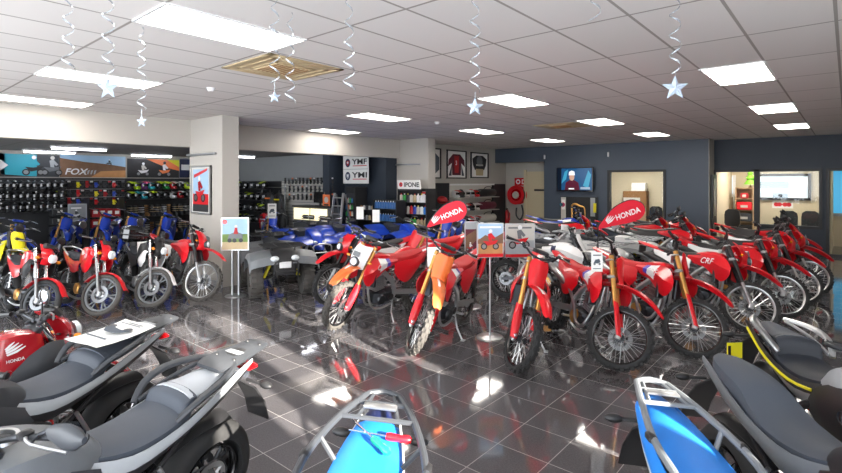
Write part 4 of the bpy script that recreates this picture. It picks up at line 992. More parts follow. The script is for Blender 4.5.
# ------------------------------------------------------------------ flat signs, banners and pictures
ORD = ['first', 'second', 'third', 'fourth', 'fifth', 'sixth', 'seventh', 'eighth', 'ninth', 'tenth', 'eleventh', 'twelfth', 'thirteenth', 'fourteenth', 'fifteenth', 'sixteenth']
def rider_art(a, x, y, s, body, suit, hel='white'):
    """a small generic motocross rider"""
    for cx in (x, x+.62*s):
        a.disc(cx, y+.17*s, .17*s, 'black', 3); a.disc(cx, y+.17*s, .11*s, 'steel', 4)
    a.pol([(x-.05*s, y+.45*s), (x+.3*s, y+.42*s), (x+.75*s, y+.5*s), (x+.6*s, y+.3*s), (x+.2*s, y+.2*s)], body, 4)
    a.pol([(x+.25*s, y+.45*s), (x+.2*s, y+.8*s), (x+.38*s, y+.86*s), (x+.6*s, y+.6*s), (x+.5*s, y+.52*s), (x+.4*s, y+.62*s), (x+.42*s, y+.44*s)], suit, 5)
    a.disc(x+.34*s, y+.95*s, .10*s, hel, 6)
def banner(name, px0, px1, py0, py1, X, base, label, draw, th=.03):
    p = onX(px0, py1, X); y1 = onX(px1, py1, X).y; z0 = CAMH-(py1-HZ)/FPX*((V3((p.x, p.y, 0)).dot(V3((-SS, CC, 0))))); z1 = onX(px0, py0, X).z
    w, h = y1-p.y, z1-p.z
    e = empty(name, (X, p.y+w/2, p.z))
    MB().box((-th/2, 0, h/2), (th, w, h), base).obj('board', e)
    a = Art((0, -w/2, 0), (0, 1, 0), (0, 0, 1)); draw(a, w, h); a.mb.obj('print', e, sharp=0)
    return tag(e, label, 'banner')
XW = -17.96
def d_blue(a, w, h):
    a.rect(0, 0, w*.2, h, 'black'); a.pol([(w*.15, h*.1), (w*.75, 0), (w*.7, h), (w*.1, h)], 'teal'); a.pol([(w*.1, h*.2), (w*.25, h*.5), (w*.1, h*.8), (w*.05, h*.5)], 'white', 2); a.rect(w*.66, 0, w, h, 'darkgrey', 2)
    rider_art(a, w*.5, h*.06, h*.85, 'black', 'teal'); rider_art(a, w*.78, h*.06, h*.85, 'grey', 'lightgrey', 'offwhite')
banner('wall_banner', -10, 59, 153, 176.5, XW, 'black', 'blue and black banner with riders on the wall above the helmets', d_blue)
def d_fox(a, w, h):
    a.rect(0, h*.45, w, h, 'skyart'); a.pol([(0, 0), (w, 0), (w, h*.5), (w*.7, h*.62), (w*.35, h*.7), (0, h*.85)], 'dune', 2); a.pol([(w*.45, 0), (w, 0), (w, h*.34), (w*.6, h*.28)], 'sand', 3)
    a.text('FOX', w*.06, h*.12, h*.28, 'white', 5, shear=.25, bold=.03, wide=1.1); [a.pol([(w*(.34+.05*q), h*.13), (w*(.36+.05*q), h*.13), (w*(.385+.05*q), h*.34), (w*(.35+.05*q), h*.30)], 'lightgrey', 5) for q in range(4)]
    rider_art(a, w*.70, h*.58, h*.26, 'darkgrey', 'black')
banner('wall_banner', 60, 125.5, 154.5, 177, XW, 'dune', 'brown desert banner with white block letters on the wall', d_fox)
def d_or(a, w, h):
    a.rect(0, 0, w, h, 'black'); a.pol([(w*.35, h), (w, h), (w, h*.4), (w*.75, h*.55)], 'orange', 2); a.pol([(w*.75, h), (w, h), (w, h*.6)], 'yellow', 3)
    rider_art(a, w*.2, h*.08, h*.7, 'white', 'offwhite'); rider_art(a, w*.6, h*.06, h*.8, 'orange', 'white', 'darkgrey')
banner('wall_banner', 127.5, 179, 158.5, 177.5, XW, 'black', 'black and orange banner with riders on the wall', d_or)
def d_nv(a, w, h): a.rect(w*.1, h*.4, w*.8, h*.7, 'white', 2)
banner('wall_banner', 180, 192, 159, 177.5, XW, 'navy', 'navy blue banner end beside the front pier', d_nv)
# ------------------------------------------------------------------ gear on the back walls
def helmet_obj(shell, trim, peak):
    e = empty('helmet')
    MB().ball((0, 0, .14), (.15, .12, .135), shell, n=14, k=10).box((.10, 0, .055), (.12, .15, .09), shell, b=.03).obj('shell', e)
    MB().sheet([[(.05+.11*cos(q), .125*sin(q), z) for q in (-1.1, -.6, 0, .6, 1.1)] for z in (.19, .15, .11)], .004, 'blackgloss').obj('visor', e)
    if peak: MB().sheet([[(x, w*q, z-.02*q*q) for q in (-1, 0, 1)] for x, w, z in ((.02, .10, .275), (.14, .10, .27), (.25, .08, .225))], .006, trim).obj('peak', e)
    else: MB().tube([(-.10, 0, .245), (.0, 0, .278), (.08, 0, .262)], .018, trim, n=6).obj('vent', e)
    return e
HP = {}
def helmet(x, y, z, rz, shell, trim, peak, label, group):
    k = (shell, trim, peak)
    if k not in HP: HP[k] = helmet_obj(*k)
    o = copy_tree(HP[k]); o.location = (x, y, z); o.rotation_euler = (0, 0, rz); return tag(o, label, 'helmet', group)
def shelf(p0, p1, depth, nrm, label, m='black', th=.025):
    """a wall board from p0 to p1 (top edge at the wall), depth along nrm"""
    p0, p1, n = V3(p0), V3(p1), V3(nrm)
    o = MB().loft([[q, q+n*depth, q+n*depth-V3((0, 0, th)), q-V3((0, 0, th))] for q in (p0, p1)], m).obj('wall_shelf', sharp=0)
    return tag(o, label, 'shelf')
def row_px(p0, p1, n): return [p0+(p1-p0)*i/(n-1) for i in range(n)]
XS = -17.72
RW = ['top', 'second', 'third']
for r, py in enumerate((190.5, 201, 212)):
    z = onX(33, py, XS).z
    ya, yb = onX(-6, py, XS).y, onX(67, py, XS).y
    shelf((-18, ya, z), (-18, yb, z), .34, (1, 0, 0), f'long black shelf of dark helmets on the left wall, {RW[r]} row')
    for i, px in enumerate(row_px(1, 62, 10)):
        y = onX(px, py, XS).y
        sh = ['black', 'blackgloss', 'black', 'darkgrey', 'black'][(i*3+r) % 5]; tr = ['lightgrey', 'grey', 'white', 'darkgrey'][(i+r) % 4]
        if r == 1 and i == 8: tr = 'neon'
        helmet(XS, y, z, .25*((i*7+r*3) % 5-2)*.4, sh, tr, False, f'dark road helmet, {ORD[i]} from left, {RW[r]} shelf under the blue banner', 'dark helmets on the left wall')
for r, py in enumerate((189.5, 199)):
    z = onX(157, py, XS).z; ya, yb = onX(126, py, XS).y, onX(190, py, XS).y
    shelf((-18, ya, z), (-18, yb, z), .34, (1, 0, 0), f'black shelf of bright helmets under the orange banner, {RW[r]} row')
    cols = [('black', 'neon'), ('neon', 'black'), ('purple', 'pink'), ('teal', 'black'), ('black', 'neon'), ('green', 'neon'), ('red', 'white'), ('black', 'white'), ('neon', 'black')] if r == 0 else [('black', 'neon'), ('black', 'teal'), ('teal', 'white'), ('black', 'neon'), ('black', 'grey'), ('black', 'black'), ('white', 'black'), ('red', 'white'), ('black', 'grey')]
    for i, px in enumerate(row_px(129, 187, 9)):
        c = cols[i]; nm = {'neon': 'neon yellow', 'blackgloss': 'black'}.get(c[0], c[0])
        helmet(XS, onX(px, py, XS).y, z, .3, c[0], c[1], True, f'{nm} motocross helmet, {ORD[i]} from left, {RW[r]} shelf under the orange banner', 'motocross helmets under the orange banner')
# pegged gloves and small packs between them
def glove(m, c):
    e = empty('riding_glove'); g = MB().box((0, 0, -.08), (.03, .09, .11), m, b=.012)
    for i in range(4): g.tube([(0, -.033+.022*i, -.13), (.005, -.036+.024*i, -.20+.012*abs(i-1.5))], .011, m, n=6)
    g.tube([(0, .045, -.08), (.01, .075, -.13)], .012, m, n=6); g.obj('hand', e); MB().box((0, 0, -.005), (.036, .085, .05), c, b=.012).obj('cuff', e)
    return e
GP = {}
def put_glove(x, y, z, rz, m, c, label, group):
    if (m, c) not in GP: GP[(m, c)] = glove(m, c)
    o = copy_tree(GP[(m, c)]); o.location = (x, y, z); o.rotation_euler = (0, 0, rz); return tag(o, label, 'glove', group)
XG = -17.92
gc = ['black', 'black', 'red', 'black', 'darkgrey', 'black', 'blue', 'black', 'card', 'black', 'yellow', 'black']
for r, py in enumerate((184, 193, 201)):
    for i, px in enumerate(row_px(69, 123, 13)):
        p = onX(px, py, XG); put_glove(XG, p.y, p.z+.08, 0, gc[(i*5+r*4) % 12], ['white', 'black', 'grey', 'black', 'red'][(i+r*2) % 5], f'glove under the desert banner, {ORD[i]} from left in the {RW[r]} row', 'gloves pegged under the desert banner')
e = empty('glove_rack', (-17.98, 0, 0)); ya, yb = onX(66, 190, XG).y, onX(125, 190, XG).y
MB().box((-.005, (ya+yb)/2, 1.65), (.03, yb-ya, .75), 'blackpanel').obj('panel', e)
for py in (183, 192, 200): z = onX(95, py, XG).z; MB().box((.03, (ya+yb)/2, z+.09), (.03, yb-ya, .02), 'steel').obj('rail', e)
tag(e, 'black glove rack with steel rails on the left wall under the desert banner', 'rack')
# boots below the bright helmets
def boot(m, b):
    e = empty('riding_boot'); MB().loft([[(x+rx*cos(t), ry*sin(t), z) for t in [2*pi*i/10 for i in range(10)]] for x, z, rx, ry in ((.03, .02, .14, .05), (.03, .09, .13, .05), (-.02, .14, .075, .05), (-.03, .25, .065, .055), (-.03, .38, .075, .065))], m).box((.03, 0, .012), (.29, .10, .024), 'black', b=.01).obj('upper', e)
    for z in (.16, .23, .30): MB().box((-.0, 0, z), (.16, .128, .022), b, b=.005).obj('buckle', e)
    return e
BP = [boot('black', 'tan'), boot('brown', 'black'), boot('black', 'white'), boot('darkgrey', 'tan')]
for r, py in enumerate((216, 233)):
    z = onX(157, py, XS).z; ya, yb = onX(126, py, XS).y, onX(190, py, XS).y
    shelf((-18, ya, z), (-18, yb, z), .34, (1, 0, 0), f'black boot shelf on the left wall, {["upper", "lower"][r]} row')
    for i, px in enumerate(row_px(130, 186, 11)):
        o = copy_tree(BP[(i*3+r) % 4]); o.location = (XS, onX(px, py, XS).y, z); o.rotation_euler = (0, 0, .15)
        tag(o, f'riding boot with buckles, {ORD[i]} from left on the {["upper", "lower"][r]} boot shelf', 'boot', 'boots on the left wall')
# red cartons, grey poster, black drawers
for r in range(4):
    for i in range(4):
        p = onX(94.5+7.2*i, 217+11*r, -17.5); z = max(.02, p.z)
        e = empty('carton', (-17.6, p.y, z)); MB().box((0, 0, .13), (.38, .19, .26), 'card', b=.006).obj('box', e); MB().box((.192, 0, .15), (.004, .12, .10), 'paper').obj('sticker', e)
        if r % 2 == 0 and i == 1: pass
        tag(e, f'red carton with white sticker, {ORD[i]} from left in the {["top", "second", "third", "lowest"][r]} rack row', 'box', 'red cartons on the left wall rack')
e = empty('carton_rack', (-17.62, 0, 0)); ya, yb = onX(90, 210, -17.5).y, onX(121.5, 210, -17.5).y
for r in range(4): z = max(.02, onX(100, 217+11*r, -17.5).z); MB().box((0, (ya+yb)/2, z-.014), (.5, yb-ya+.1, .02), 'black').obj('shelf_board', e)
for y in (ya-.05, yb+.05): MB().box((0, y, .75), (.5, .03, 1.5), 'black').obj('side_panel', e)
tag(e, 'black shelf rack holding red cartons against the left wall', 'rack')
def d_p(a, w, h): a.rect(w*.08, h*.08, w*.92, h*.92, 'panelgrey'); a.rect(w*.15, h*.72, w*.7, h*.80, 'white', 2); rider_art(a, w*.25, h*.2, w*.5, 'white', 'darkgrey')
o = banner('poster', 68, 87, 204, 222, -17.4, 'lightgrey', 'grey poster with a rider, standing above the blue bikes', d_p)
o['category'] = 'poster'
for i, py in enumerate((212, 221, 231, 241, 252)):
    p = onX(60, py, -17.4); e = empty('parts_drawer', (-17.6, p.y, p.z))
    MB().box((0, 0, 0), (.4, .36, .22), 'blackpanel', b=.01).obj('body', e); MB().box((.205, 0, .02), (.006, .12, .08), 'offwhite').obj('sticker', e); MB().tube([(.2, -.08, -.06), (.23, -.06, -.06), (.23, .06, -.06), (.2, .08, -.06)], .008, 'steel', n=5).obj('handle', e)
    tag(e, f'black drawer with a pale sticker, {ORD[i]} from the top of the drawer stack', 'drawer', 'stack of black drawers by the left wall')
# ------------------------------------------------------------------ middle opening: rear wall
YW = 10.2
GX = dict(n=(0, -1, 0))
for r, py in enumerate((189, 200, 211, 222)):
    z = onY(252, py, 9.95).z; xa, xb = onY(238, py, 9.95).x, onY(268, py, 9.95).x
    shelf((xa, YW, z), (xb, YW, z), .34, (0, -1, 0), f'black helmet shelf on the rear wall behind the quads, {["top", "second", "third", "lowest"][r]} row')
    for i, px in enumerate(row_px(240.5, 265, 5)):
        c = [('black', 'neon'), ('black', 'black'), ('blackgloss', 'grey'), ('black', 'neon'), ('darkgrey', 'black')][(i*2+r) % 5]
        helmet(onY(px, py, 9.95).x, 9.95, z, -pi/2+.1, c[0], c[1], i % 2 == 0, f'dark helmet, {ORD[i]} from left on the {["top", "second", "third", "lowest"][r]} shelf right of the front pier', 'helmets on the rear wall')
p0, p1 = onY(283, 216, YW), onY(334, 180, YW)
e = empty('slat_wall', ((p0.x+p1.x)/2, YW-.03, 0)); MB().box((0, 0, 1.25), (p1.x-p0.x, .05, 1.55), 'offwhite').obj('board', e)
g = MB()
for i in range(14): g.box((0, -.027, .55+i*.11), (p1.x-p0.x, .006, .015), 'grey')
g.obj('groove', e); tag(e, 'white slatted display wall hung with gloves behind the counter', 'display wall')
for r, py in enumerate((181, 189, 197)):
    for i, px in enumerate(row_px(285, 332, 14 if r == 0 else 12)):
        p = onY(px, py, YW-.1); put_glove(p.x, YW-.09, p.z+.09, -pi/2, ['black', 'black', 'darkgrey', 'blackgloss'][(i+r) % 4], ['black', 'white', 'grey', 'black', 'orange'][(i*2+r) % 5], f'dark glove on the white slatted wall, {ORD[i]} from left, {RW[r]} row', 'gloves on the white slatted wall')
def jacket(m, c2):
    e = empty('riding_jacket'); MB().loft([[(rx*cos(t), ry*sin(t), z) for t in [2*pi*i/12 for i in range(12)]] for z, rx, ry in ((-.62, .20, .09), (-.4, .20, .10), (-.18, .23, .10), (-.05, .20, .08), (0, .07, .06))], m).obj('body', e)
    for s in (1, -1): MB().tube([(s*.19, 0, -.09), (s*.28, 0, -.3), (s*.29, .02, -.55)], [.07, .06, .045], m, n=8).obj('sleeve', e)
    MB().box((0, -.10, -.22), (.30, .02, .05), c2).obj('stripe', e); MB().tube([(0, 0, 0), (0, 0, .06), (.02, 0, .09)], .006, 'steel', n=5).obj('hanger', e)
    return e
for i, (px, py, m, c) in enumerate(((270, 192, 'black', 'orange'), (274, 206, 'darkgrey', 'orange'), (279, 193, 'black', 'yellow'), (282, 209, 'black', 'black'), (265, 213, 'red', 'white'))):
    o = jacket(m, c); p = onY(px, py, 9.9); o.location = (p.x, 9.9, p.z); tag(o, f'{["black jacket with orange stripe, upper left of the jacket rail", "grey jacket with orange stripe, lower row of the jacket rail", "black jacket with yellow stripe, upper right of the jacket rail", "plain black jacket beside the white slatted wall", "red jacket with white stripe beside the dark helmets"][i]}', 'jacket', 'jackets behind the grey quad bike')
xa, xb = onY(262, 190, 9.9).x, onY(285, 190, 9.9).x; e = empty('clothes_rail', ((xa+xb)/2, 9.9, 0)); w = xb-xa
for zz in (onY(272, 189, 9.9).z+.06, onY(272, 204, 9.9).z+.06): MB().tube([(-w/2, 0, zz), (w/2, 0, zz)], .014, 'steel', n=6).obj('rail', e)
for s in (1, -1): MB().tube([(s*w/2, 0, 0), (s*w/2, 0, 1.95)], .016, 'steel', n=6).obj('post', e)
tag(e, 'steel clothes rail with jackets against the rear wall', 'rail')
# counter with lit glass front
p0, p1 = onY(296, 222, 9.0), onY(328, 208, 9.0); zt = onY(315, 207.5, 9.0).z
e = empty('shop_counter', ((p0.x+p1.x)/2, 9.2, 0)); w = p1.x-p0.x+.1
MB().box((0, 0, zt/2), (w, .5, zt), 'grey').obj('body', e); MB().box((0, -.01, zt+.02), (w+.06, .56, .04), 'black', b=.01).obj('worktop', e)
for s in (-1, 1): MB().box((s*w/4, -.255, zt-.2), (w/2-.05, .012, .34), 'glow').obj('lit_panel', e)
tag(e, 'shop counter with glowing cream front panels behind the blue quads', 'counter')
for i, (px, c) in enumerate(((305, 'darkgrey'), (311, 'black'), (322, 'grey'), (328, 'black'))):
    p = onY(px, 216, 8.9); o = MB().box((0, 0, 0), (.26, .08, .10), c, b=.03).tube([(-.12, -.045, 0), (.12, -.045, 0)], .02, 'lightgrey', n=6).obj('display_part', loc=(p.x, 8.92, zt-.27))
    MB().box((0, .03, -.06), (.28, .16, .02), 'steel').obj('ledge', o); tag(o, f'dark spare part on a ledge of the lit counter front, {ORD[i]} from left', 'spare part', 'parts shown on the counter front')
p = onY(318, 199, 9.15); e = empty('monitor', (p.x, 9.2, zt+.04)); MB().box((0, 0, .25), (.5, .04, .32), 'blackgloss', b=.008).obj('screen', e); MB().box((0, .03, .06), (.06, .03, .14), 'black').box((0, .02, .008), (.22, .18, .016), 'black').obj('stand', e); tag(e, 'black computer monitor on the shop counter', 'monitor')
p = onY(325, 206, 9.1); e = empty('counter_sign', (p.x+.12, 9.05, zt+.04)); a = Art((-.16, 0, 0), (1, 0, 0), (0, 0, 1)); a.rect(0, 0, .32, .34, 'orange', 0); a.disc(.16, .19, .09, 'offwhite', 2); a.rect(.06, .03, .26, .07, 'black', 2); a.mb.box((0, .02, .01), (.3, .06, .02), 'black'); a.mb.obj('card', e, sharp=0); tag(e, 'small orange card sign standing on the shop counter', 'sign')
# ladder
b0 = onY(339, 235, 9.1); e = empty('step_ladder', (b0.x, 9.1, 0)); zt2 = onY(338, 193, 9.1).z
for s in (1, -1):
    MB().loft([[(s*(.24-.06*k)+dx, -.25*(1-k)+dy, zt2*k) for dx, dy in ((-.02, -.03), (.02, -.03), (.02, .03), (-.02, .03))] for k in (0, 1)], 'alu').obj('side_rail', e)
    MB().loft([[(s*(.25-.06*k)+dx, .35*(1-k)+dy+.06, zt2*k*.98) for dx, dy in ((-.015, -.02), (.015, -.02), (.015, .02), (-.015, .02))] for k in (0, 1)], 'steel').obj('rear_leg', e)
for i in range(7): k = (i+1)/7.6; MB().box((0, -.25*(1-k), zt2*k), (.44-.11*k, .09, .03), 'alu').obj('step', e)
tag(e, 'aluminium step ladder standing before the dark pier', 'ladder')
# lit cabinet
p = onY(349.5, 220, 9.9); e = empty('drinks_cabinet', (p.x-.16, 10.2, 0)); zt3 = onY(349, 187, 9.9).z
MB().box((0, .12, zt3/2), (.42, .5, zt3), 'blackpanel', b=.01).obj('body', e); MB().box((0, -.135, zt3*.62), (.34, .012, zt3*.55), 'darkgrey').obj('door', e); MB().box((0, -.145, zt3*.25), (.34, .02, .22), 'glow').obj('lit_panel', e)
for r in range(4):
    for i in range(4): MB().lathe([(0, 0), (.03, 0), (.03, .10), (.012, .13), (.012, .15), (0, .15)], ['offwhite', 'green', 'blue_bottle', 'orange'][(r+i) % 4], c=(-.12+.08*i, -.165, zt3*.42+r*.2), ax='z', n=8).obj('bottle', e)
tag(e, 'tall lit display cabinet between the ladder and the dark wall', 'cabinet')
# hanging emblem sign
p0, p1 = onY(343, 183.5, 10.35), onY(368, 154, 10.35)
w, h = p1.x-p0.x, p1.z-p0.z; e = empty('hanging_sign', (p0.x, 10.35, p0.z)); a = Art((0, 0, 0), (1, 0, 0), (0, 0, 1)); a.mb.box((w/2, .02, h/2), (w, .03, h), 'paper'); a.rect(0, h*.49, w, h*.505, 'lightgrey', 1)
for k, t in ((.62, 'YMF'), (.16, 'YMI')):
    cx, cy, r = w*.2, h*(k+.1), h*.13
    a.disc(cx, cy, r, 'navy', 1, ry=r*1.15); a.pol([(cx-r*.6, cy+r*.6), (cx+r*.6, cy+r*.6), (cx+r*.5, cy-r*.3), (cx, cy-r*.9), (cx-r*.5, cy-r*.3)], 'card' if k > .5 else 'lightgrey', 2); a.disc(cx, cy+r*.1, r*.3, 'white', 3)
    a.text(t, w*.38, h*(k+.05), h*.19, 'black', 1, bold=.03, wide=w*.58/(h*.19*max(v[0] for v in text_mesh(t, 0., .03)[0]))); a.rect(w*.40, h*(k-.02), w*.95, h*(k+.005), 'red', 1)
a.mb.obj('board', e, sharp=0)
for q in (.15, .85): MB().tube([(w*q, .02, h), (w*q, .02, 2.9-p0.z)], .004, 'steel', n=4).obj('wire', e)
tag(e, 'white hanging sign with round emblems and red underlines', 'sign')
# bottles on shelves
def bottle_mb(m, cap, w=.05, h=.22):
    return MB().loft([[(rx*cos(t), ry*sin(t), z) for t in [2*pi*i/8+pi/8 for i in range(8)]] for z, rx, ry in ((0, w, w*.62), (h*.72, w, w*.62), (h*.82, w*.7, w*.5), (h*.86, w*.3, w*.3), (h, w*.3, w*.3))], [m, m, m, cap])
BT = {}
def bottle(x, y, z, m, cap, label, group, w=.05, h=.22):
    k = (m, cap, w, h)
    if k not in BT: BT[k] = bottle_mb(m, cap, w, h).mesh('oil_bottle')
    o = bpy.data.objects.new('oil_bottle', BT[k]); COL.objects.link(o); o.location = (x, y, z); return tag(o, label, 'bottle', group)
def rack_unit(name, px0, px1, Y, zs, depth, label, m='black', back='blackpanel', top=None):
    xa, xb = onY(px0, 200, Y).x, onY(px1, 200, Y).x; e = empty(name, ((xa+xb)/2, Y+depth/2, 0)); w = xb-xa; H = top or zs[0]+.42
    MB().box((0, depth/2-.01, H/2), (w, .02, H), back).obj('back_panel', e)
    for s in (1, -1): MB().box((s*(w/2+.012), 0, H/2), (.024, depth, H), m).obj('side_panel', e)
    for z in list(zs) + [.10]: MB().box((0, 0, z-.012), (w, depth, .024), m).obj('shelf_board', e)
    tag(e, label, 'shelving'); return xa, xb
zs = [onY(384, y, 10.2).z for y in (208.5, 221, 233)]
xa, xb = rack_unit('bottle_rack', 373, 395.5, 10.15, zs, .4, 'dark shelving of blue oil bottles beside the far pier', top=onY(384, 200, 10.2).z)
for r, z in enumerate(zs):
    for i in range(9): bottle(xa+(xb-xa)*(i+.5)/9, 10.22, z, 'blue_bottle', 'lightgrey' if r else 'white', f'blue oil bottle, {ORD[i]} from left, {RW[r]} shelf of the dark rack', 'blue oil bottles', .045, .22)
zs = [onY(366, y, 10.4).z for y in (209, 219)]
xa, xb = rack_unit('accessory_rack', 357.5, 371.5, 10.15, zs, .4, 'low dark rack of mixed tins between the lit cabinet and the blue bottles', top=zs[0]+.02)
for r, z in enumerate(zs):
    for i in range(5): bottle(xa+(xb-xa)*(i+.5)/5, 10.25, z, ['brown', 'offwhite', 'darkgrey', 'lightgrey', 'tan'][(i+r) % 5], 'black', f'mixed tin, {ORD[i]} from left on the {["upper", "lower"][r]} shelf under the hanging sign', 'tins under the hanging sign', .045, .16 if r else .14)
zs = [onY(411, y, 10.8).z for y in (202, 213.5, 226.5, 240)]
xa, xb = rack_unit('oil_shelving', 398, 425.5, 10.65, zs, .42, 'black shelving of oil containers under the slanted white sign', top=onY(411, 188.5, 10.8).z)
cl = [['offwhite', 'green', 'darkgrey', 'offwhite', 'tan', 'white', 'white', 'white'], ['green', 'brown', 'offwhite', 'red', 'blue', 'offwhite', 'white', 'skyblue'], ['green', 'green', 'black', 'green', 'green', 'tan', 'tan', 'tan'], ['black', 'white', 'black', 'white', 'black', 'darkgrey', 'black', 'darkgrey']]
for r, z in enumerate(zs):
    for i in range(8): bottle(xa+(xb-xa)*(i+.5)/8, 10.72, z, cl[r][i], ['red', 'white', 'yellow', 'black'][(i+r) % 4], f'oil container, {ORD[i]} from left on the {["top", "second", "third", "lowest"][r]} shelf under the slanted sign', 'oil containers under the slanted sign', .055, .25 if r != 2 else .27)
z = zs[0]
o = MB().box((0, 0, .15), (.26, .2, .30), 'paper', b=.004).box((0, -.101, .27), (.26, .004, .05), 'red').obj('carton', loc=(xb-.17, 10.95, z)); tag(o, 'white carton with red band at the back of the top oil shelf', 'box')
p0, p1 = onY(396.5, 189, 10.62), onY(420, 180, 10.62); w, h = p1.x-p0.x, p1.z-p0.z
e = empty('shelf_sign', (p0.x, 10.64, p0.z)); a = Art((0, 0, 0), (1, 0, 0), (0, 0, 1)); a.mb.poly([(w*.06, 0, 0), (w*.98, 0, 0), (w, 0, h*.15), (w*.95, 0, h), (0, 0, h)], 'paper', (0, .04, 0)); a.disc(w*.17, h*.5, h*.26, 'red', 1); a.disc(w*.17, h*.5, h*.10, 'ink', 2); a.text('IPONE', w*.30, h*.26, h*.5, 'black', 1, bold=.035, wide=w*.64/(h*.5*max(v[0] for v in text_mesh('IPONE', 0., .035)[0]))); a.mb.obj('board', e, sharp=0)
MB().box((w/2, .12, -.03), (w*.9, .2, .06), 'black').obj('bracket', e); tag(e, 'slanted white sign with a red dot above the oil shelving', 'sign')
def price_card(x, y, z, yaw, w, h, label, bike=False, m='paper', d=.004, string=.10):
    e = empty('price_card', (x, y, z)); e.rotation_euler = (0, 0, yaw); a = Art((-w/2, 0, -h/2), (1, 0, 0), (0, 0, 1)); a.mb.box((0, d, 0), (w, d*1.5, h), m)
    if bike: rider = a.pol([(w*.2, h*.45), (w*.35, h*.62), (w*.7, h*.66), (w*.8, h*.5), (w*.55, h*.42)], 'ink', 1); a.disc(w*.28, h*.40, w*.10, 'grey', 1); a.disc(w*.72, h*.40, w*.10, 'grey', 1); a.rect(w*.15, h*.82, w*.85, h*.88, 'grey', 1); a.rect(w*.15, h*.14, w*.85, h*.18, 'grey', 1)
    a.mb.obj('card', e, sharp=0)
    if string: MB().tube([(0, .004, h/2), (0, .004, h/2+string)], .003, 'black', n=4).obj('string', e)
    return tag(e, label, 'price card')
CY = radians(40.5)
for px, py, d, w, h, l, bk in ((434, 257, 6.0, .16, .235, 'blank white price card hanging on the sunlit orange-fronted dirt bike', 0), (597, 262, 5.55, .125, .215, 'white price card with a bike picture on the gold-forked dirt bike', 1), (725, 258, 7.6, .20, .26, 'white price card with a bike picture on the first trail bike of the right row', 1), (360, 213, 11.2, .16, .28, 'small white price card on a blue quad bike', 0), (376, 216, 11.2, .16, .28, 'small white price card on the rearmost blue quad bike', 0), (272, 211, 11.5, .2, .34, 'white price card standing behind the grey quad', 1), (146, 252, 8.55, .26, .36, 'large white price card leaning on the top box bike', 0), (742, 246, 10.2, .12, .14, 'tiny white price card on the third bike of the right row', 0)):
    p = at(px, py, d); price_card(p.x, p.y, p.z, CY + (.5 if px == 146 else 0), w, h, l, bk)
p = at(735, 352.5, 3.62); o = price_card(p.x, p.y, p.z, CY+.1, .115, .14, 'bright yellow tag hanging on a string behind the grey seat', 0, 'yellow', string=.12); o['category'] = 'tag'
a = Art((-.045, 0, -.05), (1, 0, 0), (0, 0, 1)); a.rect(-.008, -.01, .012, .10, 'black', 1); a.rect(-.008, -.012, .098, .008, 'black', 1); a.mb.obj('print', o, sharp=0)
# ------------------------------------------------------------------ pier fittings and posters
def d_red(a, w, h): a.rect(w*.06, h*.04, w*.94, h*.96, 'offwhite'); a.rect(w*.1, h*.42, w*.9, h*.93, 'skyart', 2); a.rect(w*.1, h*.15, w*.9, h*.42, 'red', 2); a.rect(w*.1, h*.05, w*.9, h*.2, 'blackpanel', 3); a.pol([(w*.15, h*.75), (w*.85, h*.9), (w*.85, h*.95), (w*.15, h*.82)], 'red', 3); rider_art(a, w*.25, h*.25, w*.62, 'red', 'deepred')
def wall_poster(name, px0, px1, py0, py1, Y, draw, label, fm='alu', base='paper', th=.03, cat='poster'):
    p0, p1 = onY(px0, py1, Y), onY(px1, py0, Y); w = p1.x-p0.x; z0 = onY((px0+px1)/2, py1, Y).z; z1 = onY((px0+px1)/2, py0, Y).z; h = z1-z0
    e = empty(name, ((p0.x+p1.x)/2, Y, z0)); MB().box((0, -th/2, h/2), (w, th, h), base).obj('backing', e)
    f = MB()
    for s in (1, -1): f.box((s*(w/2-.015), -th/2-.006, h/2), (.03, th+.012, h), fm); f.box((0, -th/2-.006, h/2+s*(h/2-.015)), (w, th+.012, .03), fm)
    f.obj('frame', e); a = Art((-w/2, -th, 0), (1, 0, 0), (0, 0, 1)); draw(a, w, h); a.mb.obj('print', e, sharp=0); return tag(e, label, cat)
wall_poster('framed_poster', 193, 212, 166, 214, 4.76, d_red, 'framed red motocross poster on the front pier')
for px0, px1, py, Y, l in ((189, 217, 154.5, 4.76, 'thin steel hanging rail high on the front pier'), (396, 421, 164.5, 11.1, 'thin steel hanging rail high on the far pier')):
    p0, p1 = onY(px0, py, Y), onY(px1, py, Y); o = MB().box(((p0.x+p1.x)/2, Y-.03, (p0.z+p1.z)/2), (p1.x-p0.x, .06, .05), 'steel', b=.01).obj('hanging_rail'); tag(o, l, 'rail')
p = onX(431, 204, -9.2); e = empty('poster', (-9.2, p.y, p.z)); a = Art((0, -.14, -.32), (0, 1, 0), (0, 0, 1)); a.rect(0, 0, .28, .62, 'leafgreen', 1); a.disc(.14, .2, .10, 'orange', 2); a.rect(.04, .5, .24, .58, 'paper', 2); a.disc(.14, .2, .05, 'darkgrey', 3); a.mb.obj('print', e, sharp=0); tag(e, 'narrow green poster on the side of the far pier', 'poster')
